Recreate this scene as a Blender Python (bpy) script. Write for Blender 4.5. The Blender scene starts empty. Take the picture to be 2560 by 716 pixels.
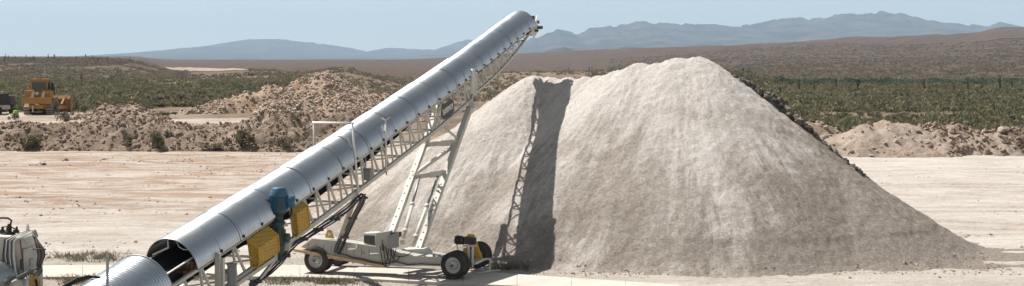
import bpy, bmesh, math, random
import numpy as np
from mathutils import Vector, Matrix
random.seed(7); RNG = np.random.default_rng(7)
sc = bpy.context.scene
COL = sc.collection
F, CU, HV, H = 3000.0, 1280.0, 152.0, 8.7      # focal length in photo pixels, centre column, horizon row, eye height

def P(u, v, Y): return Vector(((u-CU)*Y/F, Y, H-(v-HV)*Y/F))

# ------------------------------------------------------------------ camera, sun, sky
cam = bpy.data.cameras.new('camera'); co = bpy.data.objects.new('camera', cam); COL.objects.link(co)
co.location = (0, 0, H); co.rotation_euler = (math.pi/2, 0, 0)
cam.sensor_width = 36; cam.lens = 36*F/2560; cam.shift_y = -(358-HV)/2560
cam.clip_start = 0.5; cam.clip_end = 60000
sc.camera = co
SUNV = Vector((-0.55, 0.34, 1.0)).normalized()
sl = bpy.data.lights.new('sun', 'SUN'); so = bpy.data.objects.new('sun', sl); COL.objects.link(so)
sl.energy = 5.0; sl.angle = math.radians(0.5); sl.color = (1.0, 0.965, 0.91)
so.rotation_euler = SUNV.to_track_quat('Z', 'Y').to_euler(); so.location = (-60, -10, 120)
w = bpy.data.worlds.new('World'); sc.world = w; w.use_nodes = True
nt = w.node_tree; bg = nt.nodes['Background']; sky = nt.nodes.new('ShaderNodeTexSky')
sky.sky_type = 'NISHITA'; sky.sun_disc = False
sky.sun_elevation = math.asin(SUNV.z); sky.sun_rotation = math.atan2(SUNV.x, SUNV.y)
sky.altitude = 3300; sky.air_density = 1.0; sky.dust_density = 1.0; sky.ozone_density = 2.0
bg.inputs[1].default_value = 0.080
hsv = nt.nodes.new('ShaderNodeHueSaturation'); hsv.inputs['Saturation'].default_value = 0.26
nt.links.new(sky.outputs[0], hsv.inputs['Color']); tint = nt.nodes.new('ShaderNodeMix'); tint.data_type = 'RGBA'; tint.blend_type = 'MULTIPLY'; tint.inputs[0].default_value = 1; tint.inputs[7].default_value = (1.0, 1.025, .98, 1)
nt.links.new(hsv.outputs[0], tint.inputs[6]); nt.links.new(tint.outputs[2], bg.inputs[0])
sc.view_settings.view_transform = 'Standard'; sc.view_settings.look = 'None'
sc.view_settings.exposure = 0.44; sc.view_settings.gamma = 1; sc.view_settings.use_curve_mapping = False
sc.render.engine = 'CYCLES'
cy = sc.cycles; cy.use_denoising = True; cy.max_bounces = 6; cy.diffuse_bounces = 1; cy.glossy_bounces = 3
cy.volume_bounces = 1; cy.caustics_reflective = False; cy.caustics_refractive = False; cy.sample_clamp_indirect = 6
try: cy.denoiser = 'OPENIMAGEDENOISE'; cy.denoising_prefilter = 'ACCURATE'
except Exception: pass

# ------------------------------------------------------------------ numpy noise
def vnoise(x, y, seed=0):
    x = np.asarray(x, float); y = np.asarray(y, float)
    xi = np.floor(x).astype(np.int64); yi = np.floor(y).astype(np.int64); fx = x-xi; fy = y-yi
    def h(a, b):
        n = (a*374761393 + b*668265263 + seed*1442695041) & 0xFFFFFFFF
        n = ((n ^ (n >> 13))*1274126177) & 0xFFFFFFFF
        n = n ^ (n >> 16)
        return (n & 0xFFFF)/65535.0
    sx = fx*fx*fx*(fx*(fx*6-15)+10); sy = fy*fy*fy*(fy*(fy*6-15)+10)
    a = h(xi, yi); b = h(xi+1, yi); c = h(xi, yi+1); d = h(xi+1, yi+1)
    return (a+(b-a)*sx)*(1-sy)+(c+(d-c)*sx)*sy
def fbm(x, y, o=4, seed=0, g=.5):
    s = 0; a = 1; t = 0
    for k in range(o):
        s = s+a*vnoise(x*2**k+17.3*k, y*2**k+9.1*k, seed+k); t += a; a *= g
    return s/t*2-1
def ridged(x, y, o=4, seed=0):
    s = 0; a = 1; t = 0
    for k in range(o):
        s = s+a*(1-np.abs(vnoise(x*2**k+3.7*k, y*2**k+5.9*k, seed+k)*2-1)); t += a; a *= .5
    return s/t
def sst(a, b, x):
    t = np.clip((np.asarray(x, float)-a)/(b-a), 0, 1); return t*t*(3-2*t)

# ------------------------------------------------------------------ object helpers
def tag(o, label=None, cat=None, group=None, kind=None):
    if label: o['label'] = label
    if cat: o['category'] = cat
    if group: o['group'] = group
    if kind: o['kind'] = kind
    return o
def empty(name, loc, rz=0, **k):
    o = bpy.data.objects.new(name, None); COL.objects.link(o)
    o.location = loc; o.rotation_euler = (0, 0, rz); o.empty_display_size = .3
    return tag(o, **k)
class MB:
    """collects shapes that become one mesh object"""
    def __init__(s): s.v = []; s.f = []; s.sm = []
    def add(s, vs, fs, smooth=False):
        n = len(s.v); s.v += [tuple(p) for p in vs]; s.f += [[i+n for i in f] for f in fs]; s.sm += [smooth]*len(fs); return s
    def box(s, c, size, R=None):
        c = Vector(c); hx, hy, hz = [a/2 for a in size]
        vs = [Vector((x, y, z)) for x in (-hx, hx) for y in (-hy, hy) for z in (-hz, hz)]
        if R is not None: vs = [R @ p for p in vs]
        return s.add([c+p for p in vs], [(0, 1, 3, 2), (4, 6, 7, 5), (0, 4, 5, 1), (2, 3, 7, 6), (0, 2, 6, 4), (1, 5, 7, 3)])
    def bar(s, a, b, wd, ht=None, up=(0, 0, 1)):
        a = Vector(a); b = Vector(b); ht = ht or wd; d = (b-a); L = d.length
        if L < 1e-6: return s
        d.normalize(); up = Vector(up)
        if abs(d.dot(up)) > .98: up = Vector((1, 0, 0))
        x = d.cross(up).normalized(); z = x.cross(d)
        R = Matrix((x, d, z)).transposed()
        return s.box((a+b)/2, (wd, L, ht), R)
    def angle(s, a, b, wd, up=(0, 0, 1), t=.012):   # an L-section
        a = Vector(a); b = Vector(b); d = (b-a).normalized(); up = Vector(up)
        if abs(d.dot(up)) > .98: up = Vector((1, 0, 0))
        x = d.cross(up).normalized(); z = x.cross(d)
        s.bar(a, b, wd, t, up); s.bar(a+x*(wd/2-t/2)-z*(wd/2+t/2), b+x*(wd/2-t/2)-z*(wd/2+t/2), t, wd, up); return s
    def tube(s, pts, r, n=8, caps=True, smooth=True):
        pts = [Vector(p) for p in pts]; m = len(pts); rs = r if isinstance(r, (list, tuple)) else [r]*m
        vs = []; fr = None
        for i in range(m):
            d = (pts[min(i+1, m-1)]-pts[max(i-1, 0)]).normalized()
            if fr is None:
                a = Vector((0, 0, 1)) if abs(d.z) < .9 else Vector((1, 0, 0)); fr = d.cross(a).normalized()
            else: fr = (fr-d*fr.dot(d)).normalized()
            g = d.cross(fr)
            for k in range(n):
                t = 2*math.pi*k/n; vs.append(pts[i]+(fr*math.cos(t)+g*math.sin(t))*rs[i])
        fs = [(i*n+k, i*n+(k+1) % n, (i+1)*n+(k+1) % n, (i+1)*n+k) for i in range(m-1) for k in range(n)]
        s.add(vs, fs, smooth)
        if caps:
            q = len(s.v)-m*n
            s.f += [[q+k for k in reversed(range(n))], [q+(m-1)*n+k for k in range(n)]]; s.sm += [False, False]
        return s
    def cyl(s, a, b, r0, r1=None, n=20): return s.tube([a, b], [r0, r0 if r1 is None else r1], n)
    def prism(s, poly, vec):
        poly = [Vector(p) for p in poly]; vec = Vector(vec); n = len(poly)
        return s.add(poly+[p+vec for p in poly], [list(reversed(range(n))), list(range(n, 2*n))]+[(i, (i+1) % n, n+(i+1) % n, n+i) for i in range(n)])
    def lathe(s, prof, o, ax, n=32):      # prof: (radius, along)
        o = Vector(o); ax = Vector(ax).normalized(); a = Vector((0, 0, 1)) if abs(ax.z) < .9 else Vector((1, 0, 0))
        e = ax.cross(a).normalized(); g = ax.cross(e); m = len(prof)
        vs = [o+ax*h+(e*math.cos(2*math.pi*k/n)+g*math.sin(2*math.pi*k/n))*r for r, h in prof for k in range(n)]
        return s.add(vs, [(i*n+k, i*n+(k+1) % n, (i+1)*n+(k+1) % n, (i+1)*n+k) for i in range(m-1) for k in range(n)], True)
    def build(s, name, mat, parent=None, origin=None, recalc=True, autosm=None):
        o0 = Vector(origin) if origin is not None else Vector((0, 0, 0))
        me = bpy.data.meshes.new(name); me.from_pydata([tuple(Vector(p)-o0) for p in s.v], [], s.f)
        me.polygons.foreach_set('use_smooth', s.sm); me.materials.append(mat)
        if recalc:
            bm = bmesh.new(); bm.from_mesh(me); bmesh.ops.recalc_face_normals(bm, faces=bm.faces); bm.to_mesh(me); bm.free()
        me.update(); o = bpy.data.objects.new(name, me); COL.objects.link(o)
        if parent: o.parent = parent
        if parent is None: o.location = o0
        return o
def np_mesh(name, verts, faces, mat, parent=None, smooth=False, loc=None, attrs=None, uv=None):
    """verts (N,3), faces (M,k)"""
    verts = np.asarray(verts, np.float32); faces = np.asarray(faces, np.int32)
    me = bpy.data.meshes.new(name); k = faces.shape[1]; M = len(faces)
    me.vertices.add(len(verts)); me.vertices.foreach_set('co', verts.ravel())
    me.loops.add(M*k); me.loops.foreach_set('vertex_index', faces.ravel())
    me.polygons.add(M); me.polygons.foreach_set('loop_start', np.arange(M, dtype=np.int32)*k)
    try: me.polygons.foreach_set('loop_total', np.full(M, k, np.int32))
    except Exception: pass
    me.polygons.foreach_set('use_smooth', np.full(M, smooth))
    for nm, arr in (attrs or {}).items():
        a = me.attributes.new(nm, 'FLOAT', 'POINT'); a.data.foreach_set('value', np.asarray(arr, np.float32).ravel())
    if uv is not None:
        l = me.uv_layers.new(name='uv'); l.data.foreach_set('uv', np.asarray(uv, np.float32)[faces.ravel()].ravel())
    me.update(); me.validate(); me.materials.append(mat)
    o = bpy.data.objects.new(name, me); COL.objects.link(o)
    if loc is not None: o.location = loc
    if parent: o.parent = parent
    return o
def grid_faces(nr, nc):
    i = np.arange(nr-1)[:, None]*nc+np.arange(nc-1)[None, :]
    return np.stack([i, i+1, i+nc+1, i+nc], -1).reshape(-1, 4)
def copy_tree(o, parent=None):
    c = o.copy(); COL.objects.link(c)
    if parent: c.parent = parent
    for ch in list(o.children): copy_tree(ch, c)
    return c

# ------------------------------------------------------------------ materials
class NT:
    def __init__(s, name):
        s.m = bpy.data.materials.new(name); s.m.use_nodes = True; s.t = s.m.node_tree
        s.b = s.t.nodes['Principled BSDF']; s.o = s.t.nodes['Material Output']
    def n(s, typ, **k):
        x = s.t.nodes.new(typ)
        for a, b in k.items(): setattr(x, a, b)
        return x
    def l(s, a, b): s.t.links.new(a, b)
    def pos(s, sx=1, sy=1, sz=1, obj=True, uv=False, rot=(0, 0, 0)):
        tc = s.n('ShaderNodeTexCoord'); mp = s.n('ShaderNodeMapping'); mp.inputs['Scale'].default_value = (sx, sy, sz); mp.inputs['Rotation'].default_value = rot
        s.l(tc.outputs['UV' if uv else 'Object'], mp.inputs[0]); return mp.outputs[0]
    def noise(s, vec, scale, detail=5, rough=.55, dist=0.0):
        x = s.n('ShaderNodeTexNoise'); x.inputs['Scale'].default_value = scale; x.inputs['Detail'].default_value = detail
        x.inputs['Roughness'].default_value = rough; x.inputs['Distortion'].default_value = dist
        if vec is not None: s.l(vec, x.inputs['Vector'])
        return x.outputs[0]
    def voro(s, vec, scale, out='Distance', rnd=1):
        x = s.n('ShaderNodeTexVoronoi'); x.inputs['Scale'].default_value = scale; x.inputs['Randomness'].default_value = rnd
        s.l(vec, x.inputs['Vector']); return x.outputs[out]
    def ramp(s, fac, stops):
        x = s.n('ShaderNodeValToRGB'); e = x.color_ramp.elements
        while len(e) < len(stops): e.new(.5)
        for q, (p, c) in zip(e, stops): q.position = p; q.color = (*(c if isinstance(c, tuple) else (c, c, c)), 1)
        s.l(fac, x.inputs[0]); return x.outputs[0]
    def mix(s, fac, a, b, typ='MIX'):
        x = s.n('ShaderNodeMix', data_type='RGBA', blend_type=typ)
        for v, i in ((fac, 0), (a, 6), (b, 7)):
            if hasattr(v, 'is_linked'): s.l(v, x.inputs[i])
            elif i == 0: x.inputs[0].default_value = v
            else: x.inputs[i].default_value = (*v, 1)
        return x.outputs[2]
    def math(s, op, a, b=0.0):
        x = s.n('ShaderNodeMath', operation=op)
        for i, v in enumerate((a, b)):
            if hasattr(v, 'is_linked'): s.l(v, x.inputs[i])
            else: x.inputs[i].default_value = v
        return x.outputs[0]
    def attr(s, name):
        x = s.n('ShaderNodeAttribute', attribute_name=name); return x.outputs['Fac']
    def island(s): return s.n('ShaderNodeNewGeometry').outputs['Random Per Island']
    def bump(s, h, dist=.02, strength=1.0, prev=None):
        x = s.n('ShaderNodeBump'); x.inputs['Distance'].default_value = dist; x.inputs['Strength'].default_value = strength
        s.l(h, x.inputs['Height'])
        if prev is not None: s.l(prev, x.inputs['Normal'])
        return x.outputs[0]
    def done(s, col=None, rough=.9, metal=0.0, normal=None, spec=None):
        if col is not None:
            if hasattr(col, 'is_linked'): s.l(col, s.b.inputs['Base Color'])
            else: s.b.inputs['Base Color'].default_value = (*col, 1)
        if hasattr(rough, 'is_linked'): s.l(rough, s.b.inputs['Roughness'])
        else: s.b.inputs['Roughness'].default_value = rough
        s.b.inputs['Metallic'].default_value = metal
        if spec is not None: s.b.inputs['Specular IOR Level'].default_value = spec
        if normal is not None: s.l(normal, s.b.inputs['Normal'])
        return s.m
def paint(name, c, rough=.5, metal=0.0, dirt=.35, dirtc=(.30, .24, .18), sc_=1.5):
    t = NT(name); p = t.pos()
    a = t.noise(p, sc_, 6, .65); f = t.ramp(a, [(.42, 0.0), (.72, dirt)])
    b = t.noise(p, sc_*9, 3, .6); f2 = t.ramp(b, [(.60, 0.0), (.75, dirt*.7)])
    col = t.mix(f, c, dirtc); col = t.mix(f2, col, tuple(x*.55 for x in dirtc))
    return t.done(col, t.ramp(a, [(.3, rough), (.8, min(1, rough+.3))]), metal, spec=.35)
M = {}
M['cream'] = paint('cream_paint', (.66, .63, .57), .5, dirt=.35)
M['carriage'] = paint('cream_paint_shaded', (.50, .475, .43), .55, dirt=.35)  # greyer copy of the cream; shade on the carriage faces is in the colour
M['white_paint'] = paint('white_paint', (.78, .76, .72), .5, dirt=.25)
M['grey_paint'] = paint('grey_paint', (.30, .31, .31), .5, dirt=.3)
M['dark_grey'] = paint('dark_grey_paint', (.075, .075, .08), .55, dirt=.3)
M['yellow'] = paint('yellow_paint', (.62, .36, .04), .5, dirt=.25, sc_=4)
M['dozer_yellow'] = paint('dozer_yellow_paint', (.35, .165, .028), .6, dirt=.5, sc_=1.2)
M['dozer_pale'] = paint('worn_pale_steel', (.62, .50, .38), .6, dirt=.4)
M['blue'] = paint('blue_paint', (.025, .115, .20), .4, dirt=.2, sc_=4)
M['green_dark'] = paint('dark_green_paint', (.018, .055, .055), .3, dirt=.2, sc_=5)
M['black'] = paint('black_plastic', (.018, .018, .019), .55, dirt=.25)
M['rubber'] = paint('tyre_rubber', (.030, .029, .028), .8, dirt=.45, dirtc=(.16, .13, .105))
M['belt'] = paint('belt_rubber', (.022, .021, .021), .75, dirt=.4, dirtc=(.10, .08, .065))
M['cable'] = paint('cable_jacket', (.022, .022, .026), .5, dirt=.3)
M['cable_grey'] = paint('grey_cable_jacket', (.17, .175, .185), .5, dirt=.3)
M['steel'] = paint('bare_steel', (.35, .35, .36), .4, metal=.7, dirt=.3)
M['rust'] = paint('rusty_steel', (.30, .13, .06), .8, dirt=.6, dirtc=(.12, .05, .03))
M['flange_bounce'] = paint('flange_bounce_tan', (.55, .40, .25), .6, dirt=.4, dirtc=(.28, .15, .07))  # tan is light reflected off the dirt, put into the flange colour
M['rim'] = paint('white_rim_paint', (.72, .72, .72), .45, dirt=.3)
M['lime'] = paint('lime_plastic', (.26, .50, .03), .5, dirt=.15)
M['orange'] = paint('orange_ring', (.60, .33, .08), .6, dirt=.3)
t = NT('dark_glass'); M['glass'] = t.done((.02, .035, .035), .08, spec=.6)
def galv():
    t = NT('galvanised_steel'); p = t.pos()
    a = t.voro(p, 9, 'Color'); b = t.noise(p, 1.3, 5, .6); c = t.noise(t.pos(.4, .4, 3), 2.0, 5, .7)
    sep = t.n('ShaderNodeSeparateColor'); t.l(a, sep.inputs[0])
    col = t.mix(t.math('MULTIPLY', sep.outputs[0], .35), (.54, .585, .635), (.43, .475, .53))
    col = t.mix(t.ramp(b, [(.5, 0.0), (.75, .45)]), col, (.50, .47, .42))
    col = t.mix(t.ramp(c, [(.55, 0.0), (.8, .4)]), col, (.42, .37, .31))
    oi = t.n('ShaderNodeObjectInfo').outputs['Random']; col = t.mix(t.math('MULTIPLY', oi, .28), col, (.38, .375, .36))
    dr = t.noise(t.pos(1.2, 1.2, 1.2), 1.0, 5, .7, 1.5); col = t.mix(t.ramp(dr, [(.54, 0.0), (.70, .35)]), col, (.46, .42, .36))
    r = t.math('ADD', t.ramp(b, [(.3, .26), (.75, .37)]), t.math('MULTIPLY', oi, .06))
    return t.done(col, r, 0.92)
M['galv'] = galv()
def guard_mesh():
    t = NT('yellow_expanded_metal'); p = t.pos(1, 1, 1)
    v = t.voro(t.pos(1.0, 1.0, .5), 19, 'Distance', .3)
    f = t.ramp(v, [(.30, 1.0), (.46, 0.0)])
    n = t.noise(p, 5, 4); c = t.mix(t.math('MULTIPLY', f, .55), (.60, .355, .045), (.22, .13, .025))
    c = t.mix(t.ramp(n, [(.5, 0.0), (.7, .4)]), c, (.45, .36, .22))
    return t.done(c, .55, .0, t.bump(f, .02, .9))
M['guard'] = guard_mesh()
def concrete():
    t = NT('pad_concrete'); p = t.pos(); a = t.noise(p, .6, 6, .65); b = t.noise(p, 9, 4, .7)
    c = t.ramp(a, [(.3, (.48, .43, .37)), (.7, (.62, .565, .50))]); c = t.mix(t.ramp(b, [(.55, 0.0), (.8, .45)]), c, (.36, .30, .24))
    return t.done(c, .9, 0, t.bump(b, .01, .5))
M['concrete'] = concrete()
def soil(name, c0, c1, c2, s=1.0, bump=.08):
    t = NT(name); p = t.pos(); a = t.noise(p, .22*s, 6, .65, .4); b = t.noise(p, 1.7*s, 6, .7); d = t.noise(p, 9*s, 4, .7)
    c = t.ramp(a, [(.32, c0), (.52, c1), (.70, c2)])
    c = t.mix(t.ramp(b, [(.50, 0.0), (.72, .55)]), c, tuple(x*.6 for x in c0))
    c = t.mix(t.ramp(d, [(.62, 0.0), (.78, .6)]), c, tuple(min(1, x*1.25) for x in c2))
    h = t.math('ADD', b, t.math('MULTIPLY', d, .35))
    return t.done(c, .95, 0, t.bump(h, bump*3, 1.0), spec=.1)
M['berm_soil'] = soil('berm_soil', (.20, .145, .108), (.33, .25, .19), (.43, .345, .275))
M['red_rubble'] = soil('reddish_rubble', (.30, .20, .14), (.42, .30, .22), (.51, .39, .30))
M['pale_dirt'] = soil('pale_dirt_heap', (.32, .25, .195), (.42, .335, .27), (.50, .415, .345))
def rockmat(name, cols):
    t = NT(name); r = t.island(); c = t.ramp(r, cols); p = t.pos(); b = t.noise(p, 3, 4, .7)
    c = t.mix(t.ramp(b, [(.5, 0.0), (.8, .5)]), c, tuple(x*.6 for x in cols[0][1]))
    return t.done(c, .95, 0, t.bump(b, .08, .8), spec=.1)
M['rock_red'] = rockmat('red_rock', [(0, (.25, .165, .115)), (.35, (.40, .285, .21)), (.6, (.51, .40, .315)), (.85, (.59, .495, .41)), (1, (.66, .60, .53))])
M['rock_brown'] = rockmat('brown_rock', [(0, (.17, .11, .08)), (.4, (.26, .18, .13)), (.8, (.36, .275, .21)), (1, (.46, .38, .31))])
M['rock_clod'] = rockmat('dirt_clod', [(0, (.24, .18, .135)), (.5, (.36, .285, .225)), (1, (.50, .43, .365))])
M['rock_pale'] = rockmat('pale_rock', [(0, (.30, .22, .165)), (.5, (.42, .33, .26)), (1, (.54, .46, .38))])
M['rock_crust'] = rockmat('shaded_crust_rock', [(0, (.085, .072, .06)), (.5, (.14, .12, .10)), (1, (.25, .22, .19))])  # near-black brown: shade of the right-facing ledge put into the rock colour
def leaf(name, cols):
    t = NT(name); c = t.ramp(t.island(), cols); vr = t.ramp(t.noise(t.pos(), .16, 4, .7), [(.30, (.62, .64, .58)), (.5, (1, 1, 1)), (.70, (1.5, 1.38, 1.25))]); c = t.mix(1.0, c, vr, 'MULTIPLY'); m = t.done(c, .8, spec=.1); tr = t.n('ShaderNodeBsdfTranslucent'); t.l(c, tr.inputs[0]); mx = t.n('ShaderNodeMixShader'); mx.inputs[0].default_value = .4
    t.l(t.b.outputs[0], mx.inputs[1]); t.l(tr.outputs[0], mx.inputs[2]); t.l(mx.outputs[0], t.o.inputs[0]); return m
M['leaf_olive'] = leaf('olive_leaves', [(0, (.115, .105, .058)), (.5, (.18, .163, .096)), (.85, (.245, .218, .142)), (1, (.34, .295, .21))])
M['leaf_green'] = leaf('green_leaves', [(0, (.11, .11, .055)), (.5, (.172, .166, .09)), (1, (.26, .238, .148))])
M['leaf_grey'] = leaf('grey_green_leaves', [(0, (.15, .13, .09)), (.5, (.22, .19, .14)), (1, (.33, .28, .21))])
M['leaf_dark'] = leaf('dark_green_leaves', [(0, (.065, .085, .055)), (.6, (.09, .115, .075)), (1, (.13, .15, .10))])
M['leaf_dry'] = leaf('dry_stems', [(0, (.13, .095, .06)), (.5, (.22, .17, .11)), (1, (.30, .25, .17))])
M['bark'] = leaf('shrub_wood', [(0, (.07, .05, .035)), (1, (.14, .105, .075))])
M['cactus'] = leaf('saguaro_skin', [(0, (.035, .042, .026)), (1, (.06, .065, .04))])
# ------------------------------------------------------------------ the lie of the land
RIDGE_A = (np.array([-900, 0, 700, 1000, 1340, 1600, 1900, 2100, 2300, 2450, 2500, 2560, 2900, 3600])-CU)/F
RIDGE_V = np.array([152, 152, 152, 150, 133, 121, 110, 103, 98, 88, 80, 79, 70, 80.])
def ground_z(x, y, detail=True):
    x = np.asarray(x, float); y = np.asarray(y, float); yy = np.maximum(y, 20); a = x/yy
    left = 1-sst(-.17, -.06, a)
    z = 1.85*sst(117, 124, y)*left
    z = z*(1-sst(520, 900, y)*.0)
    # low mesa on the left, scrub hillocks in the middle
    z = z+(7.6+.5*fbm(x/40, y/40, 3, 5))*sst(430, 640, y)*(1-sst(-.335, -.285, a+.02*fbm(y/60, x/60, 2, 9)))
    z = z+(4.3+.8*fbm(x/18, y/30, 3, 2))*np.exp(-((a+.145)/.034)**2)*np.exp(-((y-400)/70)**2)*.95
    z = z+(4.6+.9*fbm(x/22, y/30, 3, 3))*sst(-.06, .0, a)*(1-sst(.19, .235, a))*np.exp(-((y-420)/75)**2)
    z = z+2.4*np.exp(-((a+.22)/.05)**2)*np.exp(-((y-560)/90)**2)
    # long slopes rising to the right
    R = np.interp(a, RIDGE_A, RIDGE_V); top = H+(HV-R)*2600/F
    start = np.interp(a, [-.3, 0.0, .12, .22, .6], [1500, 1300, 900, 520, 460])
    t = np.clip((y-start)/(2600-start), 0, 1); t2 = t*t*(3-2*t)*.55+t*.45
    rough = ridged(x/420, y/520, 4, 21)-.55
    z = z+(top)*t2+(rough*34*t*(1-.55*t)+6*fbm(x/90, y/120, 3, 8)*t)*np.clip((top-9)/40, 0.12, 1)
    z = z-sst(2600, 5200, y)*np.maximum(top-30, 0)*.8
    z = z+sst(3000, 9000, y)*6
    if detail:
        z = z+.09*fbm(x/7, y/1.5, 3, 31)*(1-sst(112, 122, y))+.03*fbm(x/1.3, y/.9, 3, 32)*(1-sst(100, 122, y))+.35*fbm(x/7, y/7, 3, 33)*sst(122, 150, y)*(1-sst(900, 1500, y))
    return z
ys = np.concatenate([np.arange(-70, 40, 5.), np.arange(40, 122, .3), 122*np.exp(np.linspace(0, math.log(17000/122), 420))[0:]])
aa = np.sign(np.linspace(-1, 1, 460))*np.abs(np.linspace(-1, 1, 460))**1.15*.85
hw = np.maximum(ys, 75.)
GX = hw[:, None]*aa[None, :]; GY = np.repeat(ys[:, None], len(aa), 1); GZ = ground_z(GX, GY)
nr, nc = GX.shape
a_ = GX/np.maximum(GY, 20)
vegL = sst(133, 150, GY)*(1-sst(-.2, -.1, a_)); vegR = sst(116, 128, GY)*sst(-.16, -.05, a_)
veg = np.clip(vegL+vegR+sst(185, 230, GY), 0, 1)
# the cleared terrace on which the bulldozer stands
cl = np.exp(-((GX+58)/16)**4)*np.exp(-((GY-152)/9)**4)+np.exp(-((GX+35)/12)**4)*np.exp(-((GY-136)/8)**4)
veg = veg*(1-np.clip(cl, 0, 1)); red = (1-sst(-.22, -.02, a_))*sst(58, 80, GY)*(1-sst(112, 126, GY)*.2)
hill = sst(430, 620, GY)
trk = np.zeros(GX.shape); rt = np.random.default_rng(12)
for i in range(30):
    lf = i < 19; y0 = rt.uniform(58, 112) if lf else rt.uniform(60, 104); sl = rt.normal(0, .05) if lf else rt.normal(-.10, .16); am = rt.uniform(.3, 2.2); wl = rt.uniform(22, 60); ph = rt.uniform(0, 6.28); dp_ = rt.uniform(.35, 1)
    xm = sst(-.02, -.10, a_) if lf else sst(.10, .2, a_); xm = xm*sst(.25, .5, vnoise(GX/16+i*7, GX*0+i, 200+i))
    for o_ in (-1.05, 1.05):
        yc = y0+o_+sl*(GX+(20 if lf else -22))+am*np.sin(GX/wl*6.28+ph); trk = np.maximum(trk, np.exp(-((GY-yc)/.34)**2)*dp_*xm)
GZ = GZ-.07*trk+.03*np.roll(trk, 2, 0)
near = (1-sst(52, 56, GY))*(1-sst(.02, .10, a_)*.75)
def ground_mat():
    t = NT('yard_and_desert_ground'); p = t.pos()
    lng = t.pos(.16, .60, .3, rot=(0, 0, .05)); lng2 = t.pos(.6, 2.3, .3, rot=(0, 0, -.06)); mid = t.pos(.14, .22, .2)
    n1 = t.noise(lng, 1.0, 8, .72, .5); n2 = t.noise(lng2, 1.0, 7, .74, .4); n3 = t.noise(mid, 1.0, 8, .7, .8); n4 = t.noise(p, 2.6, 6, .75); n5 = t.noise(p, 11, 3, .7)
    pale = t.ramp(n3, [(.30, (.44, .40, .355)), (.50, (.55, .508, .46)), (.68, (.615, .578, .53))])
    redc = t.ramp(n3, [(.30, (.40, .325, .27)), (.52, (.505, .425, .365)), (.70, (.575, .505, .445))])
    r = t.attr('red'); yard = t.mix(t.math('MULTIPLY', r, .85), pale, redc)
    k = t.ramp(n1, [(.47, 0.0), (.55, 1.0)]); yard = t.mix(t.math('MULTIPLY', k, t.math('ADD', t.math('MULTIPLY', r, .60), .22)), yard, (.33, .225, .155))
    k2 = t.ramp(n2, [(.53, 0.0), (.60, 1.0)]); yard = t.mix(t.math('MULTIPLY', k2, t.math('ADD', t.math('MULTIPLY', r, .55), .14)), yard, (.29, .215, .16))
    k5 = t.ramp(n2, [(.30, 1.0), (.42, 0.0)]); yard = t.mix(t.math('MULTIPLY', k5, .55), yard, (.61, .565, .51))
    yard = t.mix(t.ramp(n4, [(.52, 0.0), (.70, .55)]), yard, (.30, .235, .18))
    yard = t.mix(t.ramp(n5, [(.56, 0.0), (.70, .6)]), yard, (.24, .195, .155))
    tk = t.math('MULTIPLY', t.attr('trk'), t.ramp(n4, [(.36, .15), (.6, 1.0)])); yard = t.mix(t.math('MULTIPLY', tk, .62), yard, (.25, .175, .125))
    nr_ = t.attr('near'); yard = t.mix(t.math('MULTIPLY', nr_, .5), yard, (.40, .355, .30)); sp = t.ramp(t.noise(p, 6.5, 3, .8), [(.46, 0.0), (.60, 1.0)]); yard = t.mix(t.math('MULTIPLY', t.math('MULTIPLY', sp, nr_), .6), yard, (.21, .185, .15))
    g2 = t.ramp(t.noise(p, .8, 4, .7), [(.50, 0.0), (.62, 1.0)]); yard = t.mix(t.math('MULTIPLY', t.math('MULTIPLY', g2, nr_), .35), yard, (.24, .22, .17))
    d1 = t.noise(t.pos(1, 1, .3), .05, 6, .7); d2 = t.voro(t.pos(1, 1, .4), .16, 'Distance'); d3 = t.noise(p, .5, 5, .7)
    des = t.ramp(d1, [(.30, (.15, .115, .082)), (.5, (.22, .165, .12)), (.70, (.31, .235, .175))])
    des = t.mix(t.ramp(d3, [(.45, 0.0), (.65, .6)]), des, (.10, .08, .05))
    hl = t.ramp(d1, [(.30, (.068, .044, .034)), (.5, (.105, .070, .052)), (.72, (.16, .108, .080))])
    hl = t.mix(t.ramp(d2, [(.28, .85), (.42, 0.0)]), hl, (.04, .036, .022))
    des = t.mix(t.attr('hill'), des, hl)
    col = t.mix(t.attr('veg'), yard, des)
    h = t.math('ADD', t.math('MULTIPLY', n2, 1.0), t.math('MULTIPLY', n4, .5)); h = t.math('ADD', h, t.math('MULTIPLY', n5, .12))
    return t.done(col, .95, 0, t.bump(h, .16, .9), spec=.1)
M['ground'] = ground_mat()
g = np_mesh('ground', np.stack([GX, GY, GZ], -1).reshape(-1, 3), grid_faces(nr, nc), M['ground'], smooth=True, attrs={'veg': veg, 'red': red, 'hill': hill, 'near': near, 'trk': trk})
tag(g, 'pale rutted dirt yard running out into brown desert', 'ground', kind='structure')
def gz1(x, y): return float(ground_z(np.array([x]), np.array([y]))[0])

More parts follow.
